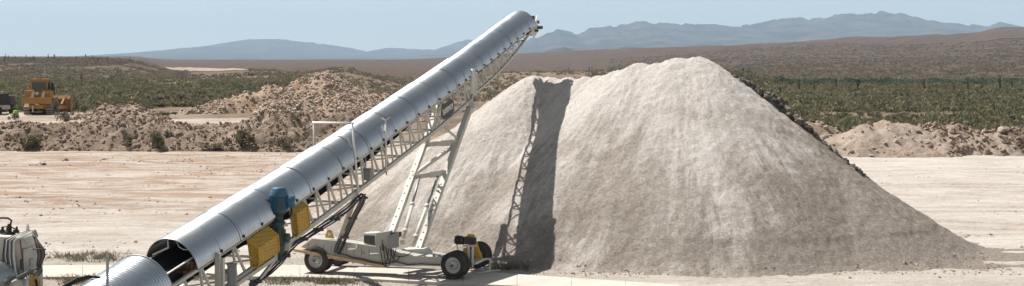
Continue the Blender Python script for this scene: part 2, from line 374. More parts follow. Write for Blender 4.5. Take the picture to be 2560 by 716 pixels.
# ------------------------------------------------------------------ far mountains
def mountain_mat(name, c0, c1):
    t = NT(name); n = t.noise(t.pos(), .004, 8, .65); n2 = t.noise(t.pos(), .03, 5, .7)
    c = t.ramp(n, [(.35, c0), (.65, c1)]); c = t.mix(t.ramp(n2, [(.45, 0.0), (.7, .5)]), c, tuple(x*.5 for x in c0))  # mottled rock tones; their contrast stands in for relief shading
    return t.done(c, .95, 0, spec=.05)
M['mount'] = mountain_mat('mountain_rock', (.025, .024, .02), (.135, .115, .095))
def mountains(name, prof, Y0, depth, label, rough=1.0, seed=0, foot=0.0, n=520):
    us = np.array([p[0] for p in prof], float); vs = np.array([p[1] for p in prof], float)
    uu = np.linspace(us[0], us[-1], n); v = np.interp(uu, us, vs)
    top = H+(HV-v)*Y0/F; top = top+fbm(uu/16, uu*0, 4, seed)*.06*top.max()*rough; top = np.maximum(top, foot)
    X = (uu-CU)*Y0/F
    k = np.concatenate([np.linspace(0, 1, 46), [1.12, 1.4]]); Z = []; YY = []; XX = []
    for q in k:
        y = Y0-depth*(1-q)+fbm(X/900, X*0+q, 3, seed+4)*.06*depth*(1 if q < 1 else 1)
        s = min(q, 1); sp = ridged(X/(depth*.22)+.8*fbm(X/depth*2, X*0+q*2, 2, seed+3), X*0+q*1.6, 5, seed+1)
        shape = (s**1.25)*(.52+.62*sp*(1-s)+.48*s**1.6)
        z = foot+(top-foot)*np.minimum(shape, .985 if q < 1 else 1.0)
        if q > 1: z = foot+(top-foot)*max(0, 1-(q-1)*2.5)
        XX.append(X*(1+0*q)); YY.append(y); Z.append(z)
    V = np.stack([np.array(XX), np.array(YY), np.array(Z)], -1).reshape(-1, 3)
    o = np_mesh(name, V, grid_faces(len(k), n), M['mount'], smooth=True)
    return tag(o, label, 'mountains', kind='structure')
mountains('mountains', [(-500, 150), (-200, 147), (60, 151), (210, 150), (235, 146), (250, 142), (285, 139), (340, 136), (380, 131), (420, 126), (480, 119), (540, 112), (575, 106), (600, 101), (640, 98.5), (690, 98), (730, 101), (780, 107), (850, 116), (890, 123), (920, 130), (945, 124), (985, 120), (1040, 123), (1090, 124), (1130, 110), (1160, 101), (1200, 98), (1260, 101), (1320, 110), (1400, 130), (1480, 150)],
          14500, 5200, 'long pale blue mountain range on the left horizon', .7, 11, 8)
mountains('mountains', [(1150, 152), (1240, 122), (1300, 104), (1340, 95), (1365, 83), (1395, 77), (1425, 82), (1450, 83), (1475, 71), (1530, 66), (1575, 62), (1600, 56), (1640, 60), (1700, 60), (1760, 62), (1790, 65), (1840, 66), (1870, 62), (1905, 53), (1955, 48), (1990, 43), (2015, 51), (2060, 43), (2110, 36), (2160, 32), (2220, 30), (2255, 35), (2300, 45), (2340, 55), (2380, 62), (2430, 64), (2460, 66), (2495, 60), (2510, 57), (2525, 61), (2545, 74), (2600, 70), (2700, 55), (2850, 70), (3100, 110), (3300, 150)],
          10500, 4200, 'blue jagged mountain range with a broad summit on the right horizon', .8, 23, 10)
mountains('hills', [(1240, 150), (1330, 140), (1360, 131), (1385, 122), (1412, 118), (1440, 128), (1480, 131), (1530, 125), (1565, 116), (1600, 119), (1660, 120), (1720, 122), (1800, 118), (1850, 112), (1900, 116), (2000, 125), (2100, 150)],
          5200, 900, 'purple foothills below the right mountain range', .6, 37, 4, 260)

# ------------------------------------------------------------------ gravel stockpile
TAN = math.tan(math.radians(38.2))
APEX = [(1.15, 64.6, 8.25), (2.0, 64.5, 8.2), (3.0, 64.0, 8.15), (3.9, 63.4, 8.2), (4.8, 62.8, 8.3), (5.7, 61.9, 8.6), (6.6, 61.3, 8.95), (7.5, 60.9, 8.95), (8.4, 60.7, 9.2), (9.3, 60.6, 9.25), (10.2, 60.9, 8.65), (14.3, 57.1, 4.75), (-3.2, 65.6, 5.2), (14.5, 56.8, 4.35, .64), (12.4, 58.6, 6.2, .74)]
st = .085
px = np.arange(-12.5, 25.5, st); py = np.arange(47, 78, st*1.15)
PX, PY = np.meshgrid(px, py)
wx = PX+.12*fbm(PX/3.1, PY/3.1, 3, 51); wy = PY+.12*fbm(PX/3.1+9, PY/3.1, 3, 52)
Zb = np.full(PX.shape, -9.); ang = np.zeros(PX.shape); dis = np.zeros(PX.shape)
for (ax, ay, az, *sl_) in APEX:
    TN = sl_[0] if sl_ else TAN; d = np.hypot(wx-ax, wy-ay); z = az-TN*np.sqrt(d*d+.7)+.38*TAN
    th = np.arctan2(wx-ax, -(wy-ay))
    up = z > Zb; Zb = np.where(up, z, Zb); ang = np.where(up, th*7.0+ax*.9, ang); dis = np.where(up, d, dis)
gul = ridged(ang*.42, dis*.07, 3, 61)-.6
fade = sst(.2, 1.6, Zb)
Zb = np.where(Zb > 1.2, Zb, .22*np.log1p(np.exp(np.clip(Zb/.22, -30, 30)))-.06)
slide = .7*np.clip(fbm(ang*.55+3, dis*.16, 3, 66), -.1, .5)*.22
Zp = Zb+((.05*gul*sst(.3, 2.5, dis)+slide*sst(2, 5, dis)*sst(3.2, 5, PX)+.03*fbm(ang*1.5, dis*.5, 3, 62)+.05*fbm(PX/.8, PY/.8, 3, 63))*(.55+.45*sst(2.5, 5, PX)))*fade+.055*fbm(PX/.22, PY/.22, 2, 64)
toe = sst(-.4, .25, Zb)
Zp = Zp-.05*vnoise(PX/.13, PY/.13, 65)*toe
# a small spill heap and a low windrow at the foot
Zp = np.maximum(Zp, .85-.55*np.sqrt(((PX-1.9)/1.3)**2+((PY-53.4)/.9)**2)*.75+.07*fbm(PX/.5, PY/.5, 3, 66))
Zp = np.maximum(Zp, .42-.5*np.abs(PY-51.7+.12*(PX-2)+.5*fbm(PX/2, PX*0, 2, 67))+.1*fbm(PX/.6, PY/.5, 3, 68)-.04*np.maximum(PX-4, 0)-.08*np.maximum(1.6-PX, 0))
# flat gravel apron that spilled out to the right
ap = .10-.045*np.hypot((PX-20.5)/1.5, (PY-53.6)*1.2)+.10*fbm(PX/1.6, PY/.7, 4, 69)
Zp = np.maximum(Zp, ap)
keep = Zp > -.035
def gravel_mat():
    t = NT('crushed_gravel'); p = t.pos(); fl = t.pos(1, 1, 1, uv=True)
    big = t.noise(t.pos(.42, .13, 1, uv=True), 1.0, 7, .7, .9); fine = t.noise(t.pos(1.7, .24, 1, uv=True), 1.0, 6, .72, 1.3)
    patch = t.noise(t.pos(.22, .22, .22), 1.0, 6, .65, .6); st1 = t.voro(p, 9, 'Color'); st2 = t.noise(p, 8, 5, .85); st3 = t.noise(p, 26, 2, .7)
    sep = t.n('ShaderNodeSeparateColor'); t.l(st1, sep.inputs[0])
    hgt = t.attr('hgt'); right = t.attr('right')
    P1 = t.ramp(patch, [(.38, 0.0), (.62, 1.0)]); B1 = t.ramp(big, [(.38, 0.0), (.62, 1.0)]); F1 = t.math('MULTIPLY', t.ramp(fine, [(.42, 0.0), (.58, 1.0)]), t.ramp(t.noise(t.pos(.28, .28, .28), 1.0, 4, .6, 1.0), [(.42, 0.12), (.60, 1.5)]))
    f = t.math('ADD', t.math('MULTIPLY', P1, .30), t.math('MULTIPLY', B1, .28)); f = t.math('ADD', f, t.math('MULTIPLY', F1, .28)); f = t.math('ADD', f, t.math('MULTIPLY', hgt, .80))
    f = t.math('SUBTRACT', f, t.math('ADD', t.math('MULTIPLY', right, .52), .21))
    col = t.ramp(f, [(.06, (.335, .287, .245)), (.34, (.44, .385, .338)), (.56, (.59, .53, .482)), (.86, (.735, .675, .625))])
    col = t.mix(.34, col, t.ramp(sep.outputs[0], [(0, .35), (.5, .52), (1, .72)]), 'OVERLAY')
    col = t.mix(t.ramp(st2, [(.53, 0.0), (.64, .5)]), col, (.21, .18, .152))
    col = t.mix(t.ramp(st2, [(.36, .4), (.47, 0.0)]), col, (.62, .58, .53))
    h = t.math('ADD', t.math('MULTIPLY', st2, 1.0), t.math('MULTIPLY', sep.outputs[0], .45)); h = t.math('ADD', h, t.math('MULTIPLY', st3, .4))
    return t.done(col, .95, 0, t.bump(h, .11, 1.0), spec=.1)
M['gravel'] = gravel_mat()
M['stone'] = rockmat('gravel_stone', [(0, (.26, .22, .18)), (.4, (.36, .315, .265)), (.8, (.45, .40, .35)), (1, (.55, .505, .45))])
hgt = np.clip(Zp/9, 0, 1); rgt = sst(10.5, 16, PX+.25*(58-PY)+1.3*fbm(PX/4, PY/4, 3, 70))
idx = np.arange(PX.size).reshape(PX.shape); fc = grid_faces(*PX.shape)
kf = keep.ravel()[fc].any(1); fc = fc[kf]
used = np.unique(fc); remap = np.zeros(PX.size, np.int64); remap[used] = np.arange(len(used)); fc = remap[fc]
V = np.stack([PX, PY, Zp], -1).reshape(-1, 3)[used]
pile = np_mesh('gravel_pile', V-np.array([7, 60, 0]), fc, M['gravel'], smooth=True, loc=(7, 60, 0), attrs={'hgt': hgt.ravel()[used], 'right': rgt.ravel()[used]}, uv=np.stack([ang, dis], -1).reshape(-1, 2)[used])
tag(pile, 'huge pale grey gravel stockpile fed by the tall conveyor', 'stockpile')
def pile_z(x, y):
    i = int(round((x-px[0])/st)); j = int(round((y-py[0])/(st*1.15)))
    return float(Zp[min(max(j, 0), len(py)-1), min(max(i, 0), len(px)-1)])

# ------------------------------------------------------------------ rocks (batches)
_ico = None
def ico(sub=1):
    bm = bmesh.new(); bmesh.ops.create_icosphere(bm, subdivisions=sub, radius=1)
    v = np.array([p.co[:] for p in bm.verts]); f = np.array([[q.index for q in p.verts] for p in bm.faces]); bm.free(); return v, f
ICO1 = ico(1)
def rocks_mesh(name, pts, sizes, mat, parent=None, seed=1, flat=.75, jag=.35, loc=None):
    r = np.random.default_rng(seed); v0, f0 = ICO1; n = len(pts); pts = np.asarray(pts, float); sizes = np.asarray(sizes, float)
    V = v0[None]*(1+jag*(r.random((n, len(v0), 1))*2-1)); V = V*(np.array([1, 1, flat])*(.7+.6*r.random((n, 1, 3))))
    th = r.random(n)*6.283; c, s = np.cos(th)[:, None], np.sin(th)[:, None]
    x = V[..., 0]*c-V[..., 1]*s; y = V[..., 0]*s+V[..., 1]*c; tl = (r.random(n)*1.2-.6)[:, None]
    z = V[..., 2]*np.cos(tl)+x*np.sin(tl); x = x*np.cos(tl)-V[..., 2]*np.sin(tl)
    V = np.stack([x, y, z], -1)*sizes[:, None, None]+pts[:, None, :]
    Fc = (f0[None]+(np.arange(n)*len(v0))[:, None, None]).reshape(-1, 3)
    if loc is not None: V = V-np.array(loc)
    return np_mesh(name, V.reshape(-1, 3), Fc, mat, parent)
def logsize(r, n, a, b, p=2.2): return a+(b-a)*r.random(n)**p
# broken crust along the right-hand edge of the stockpile
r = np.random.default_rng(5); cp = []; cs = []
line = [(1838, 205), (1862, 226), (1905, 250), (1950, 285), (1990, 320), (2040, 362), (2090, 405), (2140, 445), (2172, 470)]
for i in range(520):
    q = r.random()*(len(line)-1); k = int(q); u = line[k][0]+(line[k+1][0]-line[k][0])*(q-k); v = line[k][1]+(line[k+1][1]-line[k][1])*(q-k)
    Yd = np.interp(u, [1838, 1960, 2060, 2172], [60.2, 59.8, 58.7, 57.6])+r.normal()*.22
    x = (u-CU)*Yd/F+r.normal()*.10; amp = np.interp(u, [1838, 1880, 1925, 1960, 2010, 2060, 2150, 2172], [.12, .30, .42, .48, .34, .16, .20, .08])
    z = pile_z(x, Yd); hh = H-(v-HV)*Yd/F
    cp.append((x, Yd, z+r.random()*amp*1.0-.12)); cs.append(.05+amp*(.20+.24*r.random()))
cr = rocks_mesh('crust_rocks', cp, cs, M['rock_crust'], pile, 8, 1.0, .65, (7, 60, 0)); cr['kind'] = 'stuff'; cr['label'] = 'broken crust with shade in its colour along the right edge of the pile'
cp = []; cs = []
for i in range(3200):
    x = r.uniform(-3, 21); y = r.uniform(48.6, 53.5); z = pile_z(x, y)
    if z > .3: continue
    z = max(gz1(x, y), z)
    cp.append((x, y, z+.01)); cs.append(.012+.06*r.random()**5)
tr = rocks_mesh('loose_stones', cp, cs, M['rock_pale'], pile, 9, .8, .4, (7, 60, 0)); tr['kind'] = 'stuff'

# ------------------------------------------------------------------ heaps and berms
def heap(name, x0, x1, y0, y1, zf, step, mat, label, cat, group=None, cut=0.05):
    hx = np.arange(x0, x1+step, step); hy = np.arange(y0, y1+step, step); X, Y = np.meshgrid(hx, hy)
    G = ground_z(X, Y); Z = zf(X, Y, G); k = Z > G-.12
    fc = grid_faces(*X.shape); fc = fc[k.ravel()[fc].any(1)]
    used = np.unique(fc); rm = np.zeros(X.size, np.int64); rm[used] = np.arange(len(used))
    c = np.array([(x0+x1)/2, (y0+y1)/2, 0]); c[2] = gz1(c[0], c[1])
    Vv = np.stack([X, Y, np.maximum(Z, G-.35)], -1).reshape(-1, 3)[used]
    o = np_mesh(name, Vv-c, rm[fc], mat, smooth=True, loc=c)
    tag(o, label, cat, group)
    return o, c, zf
def scatter_on(h, n, xr, yr, sizes, mat, seed, sink=.25, bias=None, jag=.35, name='rocks', p=2.2):
    o, c, zf = h; r = np.random.default_rng(seed); x = r.uniform(*xr, n*3); y = r.uniform(*yr, n*3); G = ground_z(x, y); Z = zf(x, y, G)
    ok = Z > G+.02
    if bias is not None: ok &= r.random(n*3) < bias(x, y)
    x, y, Z = x[ok][:n], y[ok][:n], Z[ok][:n]; s = logsize(r, len(x), sizes[0], sizes[1], p)
    q = rocks_mesh(name, np.stack([x, y, Z+s*(.5-sink)], -1), s, mat, o, seed, .8, jag, c); q['kind'] = 'stuff'
    return q
# long ploughed-up berm across the left
def berm_l(X, Y, G):
    a = X/Y; crest = np.interp(a*F+CU, [-400, 0, 60, 120, 200, 300, 380, 440, 520, 600, 660, 740, 800, 900, 1000, 1100], [.7, .25, .35, .2, .3, .7, .8, .25, .1, .25, .7, 1.1, 1.15, 1.0, .8, .2])
    prof = sst(114.4, 119.6, Y+1.1*fbm(X/6, Y/6, 3, 71))*(1-sst(122, 127.5, Y+1.2*fbm(X/7, Y/5, 3, 72)))
    lump = 1.0*(ridged(X/2.3, Y/1.7, 4, 73)-.58)+.75*fbm(X/1.1, Y/.9, 3, 74)+.45*fbm(X/.45, Y/.45, 2, 70)
    lump = lump*np.interp(a*F+CU, [0, 180, 300, 420, 560, 650], [.45, .5, .85, .6, .5, .9])
    base = 1.9*sst(114, 119.5, Y+1.1*fbm(X/6, Y/6, 3, 71))*(1-sst(121, 124, Y))
    return np.where(prof > .01, np.maximum(base*(1-sst(-.13, -.09, a)), G*.0)+prof*(crest+lump), -1)+G*sst(121, 124, Y)
b1 = heap('earth_berm', -66, -14, 112, 130, berm_l, .16, M['berm_soil'], 'long low bank of ploughed brown earth crossing the left half', 'earth bank')
scatter_on(b1, 6000, (-64, -15), (113.5, 126), (.03, .20), M['rock_brown'], 81, jag=.6)
scatter_on(b1, 260, (-64, -15), (113.5, 122), (.04, .24), M['rock_pale'], 82, jag=.45, name='pale_rocks', p=3)
# second bank behind, right of the bulldozer
def berm_b(X, Y, G):
    e = np.exp(-(np.abs(X+46.0+.2*(Y-141))/4.9)**3)*np.exp(-((Y-141)/3.6)**2)
    return G-.3+e*(1.75+.9*(ridged(X/2.4, Y/2.4, 3, 75)-.5)+.3*fbm(X/.9, Y/.9, 3, 76))
b2 = heap('earth_berm', -62, -38, 133, 149, berm_b, .25, M['berm_soil'], 'short brown earth bank just right of the yellow bulldozer', 'earth bank')
scatter_on(b2, 900, (-53, -39), (134, 145), (.05, .26), M['rock_brown'], 83, jag=.45)
# red rubble pile
RP = [(810, 184, 163), (760, 197, 162), (690, 211, 160), (850, 205, 163.5), (905, 230, 164), (960, 238, 166), (620, 230, 158), (560, 247, 156), (500, 267, 155), (1040, 262, 166), (455, 281, 154), (425, 291, 153.5), (720, 236, 154), (860, 240, 157)]
RA = [((u-CU)*Y/F, Y, H-(v-HV)*Y/F) for u, v, Y in RP]
def rub(X, Y, G):
    z = np.full(X.shape, -9.)
    for (ax, ay, az) in RA:
        d = np.hypot(X-ax, (Y-ay)*1.05); z = np.maximum(z, az-.60*np.sqrt(d*d+.8)+.4)
    return z+.55*fbm(X/2.8, Y/2.8, 4, 77)+.35*fbm(X/.8, Y/.8, 2, 78)
b3 = heap('rubble_pile', -52, -8, 143, 182, rub, .3, M['red_rubble'], 'broad heap of reddish broken rock behind the long earth bank', 'rubble heap')
bias = lambda x, y: np.clip(.30+1.5*fbm(x/5, y/5, 3, 79)+.012*(x+30), .12, 1)
scatter_on(b3, 16000, (-50, -9), (143, 172), (.06, .25), M['rock_red'], 84, jag=.4, bias=bias, p=2.0)
# heaps along the far edge of the yard, right
def mk(peaks, slope, seed, rough=1.0):
    A = [((u-CU)*Y/F, Y, H-(v-HV)*Y/F) for u, v, Y in peaks]
    def f(X, Y, G):
        z = np.full(X.shape, -9.)
        for (ax, ay, az) in A:
            d = np.hypot(X-ax, Y-ay); z = np.maximum(z, az-slope*np.sqrt(d*d+.8)+.45)
        return z+rough*(.35*fbm(X/1.9, Y/1.9, 4, seed)+.22*fbm(X/.6, Y/.6, 2, seed+1)+.3*(ridged(X/1.5, Y/1.5, 3, seed+2)-.55))
    return f
f4 = mk([(2165, 312, 113), (2215, 302, 113.5), (2265, 308, 113.5), (2120, 335, 112.5), (2080, 352, 111.5)], .56, 91, .8)
b4 = heap('dirt_heap', 22, 46, 106, 124, f4, .2, M['pale_dirt'], 'smooth pale pinkish dirt heap right behind the stockpile', 'dirt heap')
scatter_on(b4, 500, (26, 46), (107, 118), (.03, .22), M['rock_pale'], 85, jag=.55, p=4)
f5 = mk([(2330, 308, 114), (2375, 313, 114), (2420, 320, 114), (2465, 322, 114), (2295, 320, 113.5)], .62, 95, 1.2)
b5 = heap('dirt_heap', 31, 54, 106, 124, f5, .2, M['pale_dirt'], 'rocky pale dirt heap with boulders at its foot on the right', 'dirt heap')
scatter_on(b5, 1500, (32, 53), (107.5, 118), (.04, .30), M['rock_brown'], 86, jag=.55, p=3.4)
f6 = mk([(2515, 326, 115), (2550, 320, 116), (2600, 312, 116), (2650, 318, 116)], .62, 99, 1.2)
b6 = heap('dirt_heap', 42, 64, 107, 126, f6, .22, M['berm_soil'], 'darker brown dirt heap at the right edge of the yard', 'dirt heap')
scatter_on(b6, 1100, (43, 63), (108, 120), (.04, .30), M['rock_brown'], 87, jag=.55, p=3)
f7 = mk([(1995, 305, 124), (2030, 304, 124), (2070, 318, 124), (1950, 312, 124)], .6, 103, 1.0)
b7 = heap('dirt_heap', 20, 42, 117, 132, f7, .22, M['berm_soil'], 'small dark earth heap seen between stockpile and pale dirt heap', 'dirt heap')
scatter_on(b7, 500, (22, 40), (118, 127), (.05, .28), M['rock_pale'], 88, jag=.45)
def boulder(u, v, Y, s, mat, label, seed):
    p = P(u, v, Y); o = rocks_mesh('boulder', [(0, 0, 0)], [s], mat, None, seed, .8, .25); o.location = p
    b = o.modifiers.new('s', 'SUBSURF'); b.levels = b.render_levels = 1; b.subdivision_type = 'SIMPLE'
    tag(o, label, 'boulder')
boulder(2504, 326, 114.3, .42, M['rock_pale'], 'big tan boulder perched on the crest of the right-hand dirt heaps', 3)
boulder(2218, 384, 109.6, .42, M['rock_brown'], 'brown boulder at the foot of the smooth pale dirt heap', 4)
boulder(2292, 386, 109.3, .45, M['rock_pale'], 'pale flat boulder at the foot of the rocky dirt heap', 5)
# clods thrown up over the yard
r = np.random.default_rng(91); n = 16000; cx_ = r.uniform(-48, 42, n); cy_ = r.uniform(44, 113, n); ok = (fbm(cx_/5, cy_/2.2, 4, 140) > -.05+.35*r.random(n)) & ((np.abs(cx_-7) > 13.5) | (cy_ < 49)) & ((cx_ < 8) | (r.random(n) < .35))
cx_, cy_ = cx_[ok], cy_[ok]
o = rocks_mesh('clods', np.stack([cx_, cy_, ground_z(cx_, cy_)+.005], -1), .018+.075*r.random(len(cx_))**4, M['rock_clod'], None, 92, .7, .45); tag(o, 'small clods and stones strewn over the bare yard', 'stones', kind='stuff')
# pale mine tailings far away on the left
def tail(X, Y, G):
    return G-1+sst(792, 806, Y)*(1-sst(820, 850, Y))*(2.6+1.2*fbm(X/14, Y/14, 3, 105))*np.exp(-((X+206)/48)**6)*np.clip(1.1-(X+250)/180, .3, 1.2)
b8 = heap('tailings_bank', -262, -150, 785, 855, tail, 1.6, M['pale_dirt'], 'long white tailings bank far out in the desert on the left', 'tailings bank')
# ------------------------------------------------------------------ vegetation
def shrub_arrays(n, seed, sx=1.0, sz=.8, leaf=.16, clumps=9):
    """leaf clump quads inside an uneven crown about 1 m in radius, standing on z=0"""
    r = np.random.default_rng(seed)
    cc = np.stack([r.normal(0, .42, clumps)*sx, r.normal(0, .42, clumps)*sx, r.uniform(.25, .95, clumps)*sz], -1); cr = r.uniform(.22, .48, clumps)
    k = r.integers(0, clumps, n); d = r.normal(size=(n, 3)); d /= np.linalg.norm(d, axis=1)[:, None]
    c = cc[k]+d*(cr[k]*r.random(n)**.45)[:, None]*np.array([1, 1, .85]); c[:, 2] = np.abs(c[:, 2])+.02
    a = r.normal(size=(n, 3)); a[:, 2] += .8; a /= np.linalg.norm(a, axis=1)[:, None]
    b = np.cross(a, r.normal(size=(n, 3))); b /= np.linalg.norm(b, axis=1)[:, None]
    s = leaf*(.5+r.random(n))[:, None]
    v = np.stack([c-a*s*.9-b*s*.35, c+b*s*.3-a*s*.1, c+a*s*1.1+b*s*.1, c-b*s*.4+a*s*.2], 1)
    return v
def quads(name, V, mat, **k):
    n = len(V); return np_mesh(name, V.reshape(-1, 3), np.arange(n*4).reshape(-1, 4), mat, **k)
SHAPES = [shrub_arrays(520, s, 1.0, z, .13, c) for s, z, c in ((1, .85, 10), (2, 1.0, 8), (3, .7, 12), (4, 1.15, 7), (5, .9, 9))]
LOW = [shrub_arrays(60, 20+s, 1.1, .8, .25, 7) for s in range(8)]
def stems(seed, n=9, h=.8):
    m = MB(); r = random.Random(seed)
    for i in range(n):
        a = r.random()*6.28; q = r.uniform(.3, .8); t = Vector((math.cos(a)*q, math.sin(a)*q, h*r.uniform(.7, 1.1)))
        m.tube([(0, 0, -.1), t*.5+Vector((0, 0, .08)), t], [.035, .022, .008], 5)
    return m
# bushes of their own on the banks and the terrace (u, v of the foot, distance, half width, height, leaves, label)
BUSH = [(70, 372, 117.0, 1.35, 1.75, 'leaf_olive', 'dark olive bush at the foot of the earth bank, below the bulldozer'),
        (36, 300, 137.0, .75, .95, 'leaf_grey', 'small grey bush beside the pale clearing left of the bulldozer'),
        (166, 305, 136.0, 1.3, 1.65, 'leaf_grey', 'leggy grey green bush just in front of the bulldozer blade'),
        (322, 366, 117.4, .85, 1.3, 'leaf_olive', 'narrow dark bush in a hollow of the long earth bank'),
        (397, 370, 116.8, 1.2, 2.0, 'leaf_green', 'bright green round bush at the foot of the long earth bank'),
        (530, 374, 116.0, 1.35, .85, 'leaf_dry', 'low straw coloured bush at the foot of the bank'),
        (606, 368, 116.8, 1.7, 1.9, 'leaf_olive', 'wide dark bush on the earth bank under the rubble heap'),
        (716, 370, 116.4, 1.8, 1.5, 'leaf_grey', 'wide grey green bush beside the white pipe frame of the conveyor'),
        (410, 296, 148.0, 1.6, 1.0, 'leaf_green', 'low green bush at the left toe of the red rubble heap'),
        (745, 303, 121.0, .5, .6, 'leaf_olive', 'tiny dark bush on the crest of the bank below the rubble heap'),
        (108, 412, 100.0, .28, .3, 'leaf_olive', 'little tuft of weed alone on the bare yard at the left'),
        (165, 402, 104.0, .32, .3, 'leaf_grey', 'pale little weed on the yard edge left of centre of the bank'),
        (262, 400, 105.0, .30, .3, 'leaf_grey', 'grey little weed on the yard below the narrow dark bush')]
for i, (u, v, Y, hw_, ht, lm, lab) in enumerate(BUSH):
    p = P(u, v, Y); S = SHAPES[i % 5]
    if v > 290:      # stand it where that spot of the bank lies
        for q in np.arange(98, 152, .1):
            c = P(u, v, q); gg = ground_z(np.array([c.x]), np.array([q])); sz = float(max(gg[0], berm_l(np.array([c.x]), np.array([q]), gg)[0]))
            if c.z <= sz: p = c; break
    p.z -= .1
    o = empty('desert_bush', p, label=lab, cat='bush')
    z = S[..., 2].max(); x = np.abs(S[..., :2]).max()
    sc3 = np.array([hw_/x*1.15, hw_/x*1.15, ht/z])
    quads('foliage', S*sc3, M[lm], parent=o)
    m = stems(i); m.v = [tuple(np.array(q)*sc3) for q in m.v]; m.build('stems', M['bark'], o)
# the front rows of the desert scrub, one object each
r = np.random.default_rng(42); first = {}; n_ind = 0; placed = []
tries = 0
while n_ind < 210 and tries < 4000:
    tries += 1
    if n_ind < 105: a = r.uniform(-.43, -.20); Y = r.uniform(158, 205)*(1 if a < -.3 else 1.12)
    else: a = r.uniform(.19, .44); Y = r.uniform(128, 185)
    x = a*Y
    if -.41 < a < -.365 and Y < 172: continue
    if any((x-q[0])**2+(Y-q[1])**2 < 4.2 for q in placed): continue
    placed.append((x, Y)); n_ind += 1; k = n_ind % 5; side = 'left' if a < 0 else 'right'
    s = r.uniform(.7, 1.35)
    if (k, side) not in first:
        o = empty('desert_bush', (x, Y, gz1(x, Y)-.05), label='green desert bush in the near rows of scrub behind the '+('earth banks at the left' if a < 0 else 'dirt heaps at the right'),
                  cat='bush', group='front rows of scrub on the '+side)
        quads('foliage', SHAPES[k]*np.array([1.15, 1.15, 1.0]), M[('leaf_olive', 'leaf_green', 'leaf_olive', 'leaf_grey', 'leaf_green')[k]], parent=o)
        stems(60+k).build('stems', M['bark'], o); first[(k, side)] = o
    else:
        o = copy_tree(first[(k, side)]); o.location = (x, Y, gz1(x, Y)-.05)
    o.scale = (s*r.uniform(.9, 1.3), s, s*r.uniform(.75, 1.1)); o.rotation_euler.z = r.uniform(0, 6.28)
# the rest of the scrub: ground cover nobody could count
def scrub(name, n, yr, ar, size, mat, label, seed, power=1.0, keep=None):
    r = np.random.default_rng(seed); Y = yr[0]+(yr[1]-yr[0])*r.random(n)**power; a = r.uniform(*ar, n); X = a*Y
    ok = fbm(X/16, Y/24, 3, 111) > -.12-.30*r.random(n)
    if keep is not None: ok &= keep(X, Y, a)
    X, Y = X[ok], Y[ok]; Z = ground_z(X, Y)-.05; n = len(X)
    k = r.integers(0, len(LOW), n); s = size[0]+(size[1]-size[0])*r.random(n)**1.6; th = r.random(n)*6.283
    B = np.array(LOW)[k]; c, sn = np.cos(th)[:, None, None], np.sin(th)[:, None, None]
    x = B[..., 0]*c-B[..., 1]*sn; y = B[..., 0]*sn+B[..., 1]*c
    V = np.stack([x, y, B[..., 2]*(.75+.4*r.random(n))[:, None, None]], -1)*s[:, None, None, None]+np.stack([X, Y, Z], -1)[:, None, None, :]
    o = quads(name, V.reshape(-1, 4, 3), mat); return tag(o, label, 'scrub', kind='stuff')
clear = lambda X, Y, a: ~((np.exp(-((X+58)/16)**4)*np.exp(-((Y-152)/9)**4) > .2) | ((a < -.1) & (Y < 150)) | ((np.abs(X+30) < 24) & (Y < 178)))
scrub('scrub', 4300, (160, 500), (-.47, -.18), (.6, 1.35), M['leaf_olive'], 'olive desert scrub covering the plain at the left', 1, 1.25, clear)
scrub('scrub', 2500, (165, 340), (-.47, -.18), (.6, 1.4), M['leaf_green'], 'greener bushes mixed through the plain at the left', 2, 1.2, clear)
scrub('scrub', 5600, (135, 450), (.14, .48), (.5, 1.6), M['leaf_olive'], 'olive desert scrub covering the plain at the right', 3, 1.2)
scrub('scrub', 3200, (135, 400), (.14, .48), (.5, 1.7), M['leaf_green'], 'greener bushes mixed through the plain at the right', 4, 1.2)
scrub('scrub', 6000, (250, 600), (-.22, .24), (.5, 1.15), M['leaf_grey'], 'brown grey brush on the low rise behind the stockpile', 5, 1.0)
scrub('scrub', 9000, (430, 760), (-.47, -.27), (.5, 1.3), M['leaf_grey'], 'grey brush covering the low mesa at the left', 6, 1.0)
scrub('scrub', 14000, (470, 1600), (.08, .50), (.7, 1.6), M['leaf_grey'], 'specks of brush over the brown slopes at the right', 7, 1.3)
# band of green trees along the far river bed
r = np.random.default_rng(77); n = 300; u = r.uniform(1935, 2720, n); Y = 440+r.normal(0, 13, n)+(u-2200)*.01
X = (u-CU)/F*Y; k = r.integers(0, 8, n); s = r.uniform(1.5, 2.8, n)
V = np.array(LOW)[k]*s[:, None, None, None]*np.array([1.1, 1.1, .85])+np.stack([X, Y, ground_z(X, Y)-.1], -1)[:, None, None, :]
o = quads('woods', V.reshape(-1, 4, 3), M['leaf_dark']); tag(o, 'thin dark green strip of trees at the foot of the brown slopes', 'woods', kind='stuff')
# saguaros
def saguaro(seed):
    r = random.Random(seed); m = MB(); h = r.uniform(4.2, 6.2)
    m.tube([(0, 0, -.3), (0, 0, h*.5), (0, 0, h*.92), (0, 0, h)], [.20, .25, .20, .06], 9)
    for i in range(r.choice((0, 1, 2))):
        a = r.random()*6.28; d = Vector((math.cos(a), math.sin(a), 0)); b = h*r.uniform(.35, .55); q = r.uniform(.9, 1.8)
        m.tube([(0, 0, b), d*.5+Vector((0, 0, b+.05)), d*.72+Vector((0, 0, b+.4)), d*.72+Vector((0, 0, b+q)), d*.72+Vector((0, 0, b+q+.15))], [.14, .16, .16, .14, .04], 8)
    return m
sag = [None]*4; r = np.random.default_rng(3)
spots = [(205, 340, 0), (1040, 380, 1), (1090, 395, 1), (1950, 300, 2), (1998, 330, 2), (2035, 320, 2), (2090, 325, 2), (2145, 330, 2), (2310, 330, 2), (2385, 320, 2), (2420, 335, 2), (2455, 330, 2), (2500, 325, 2), (2530, 330, 2)]
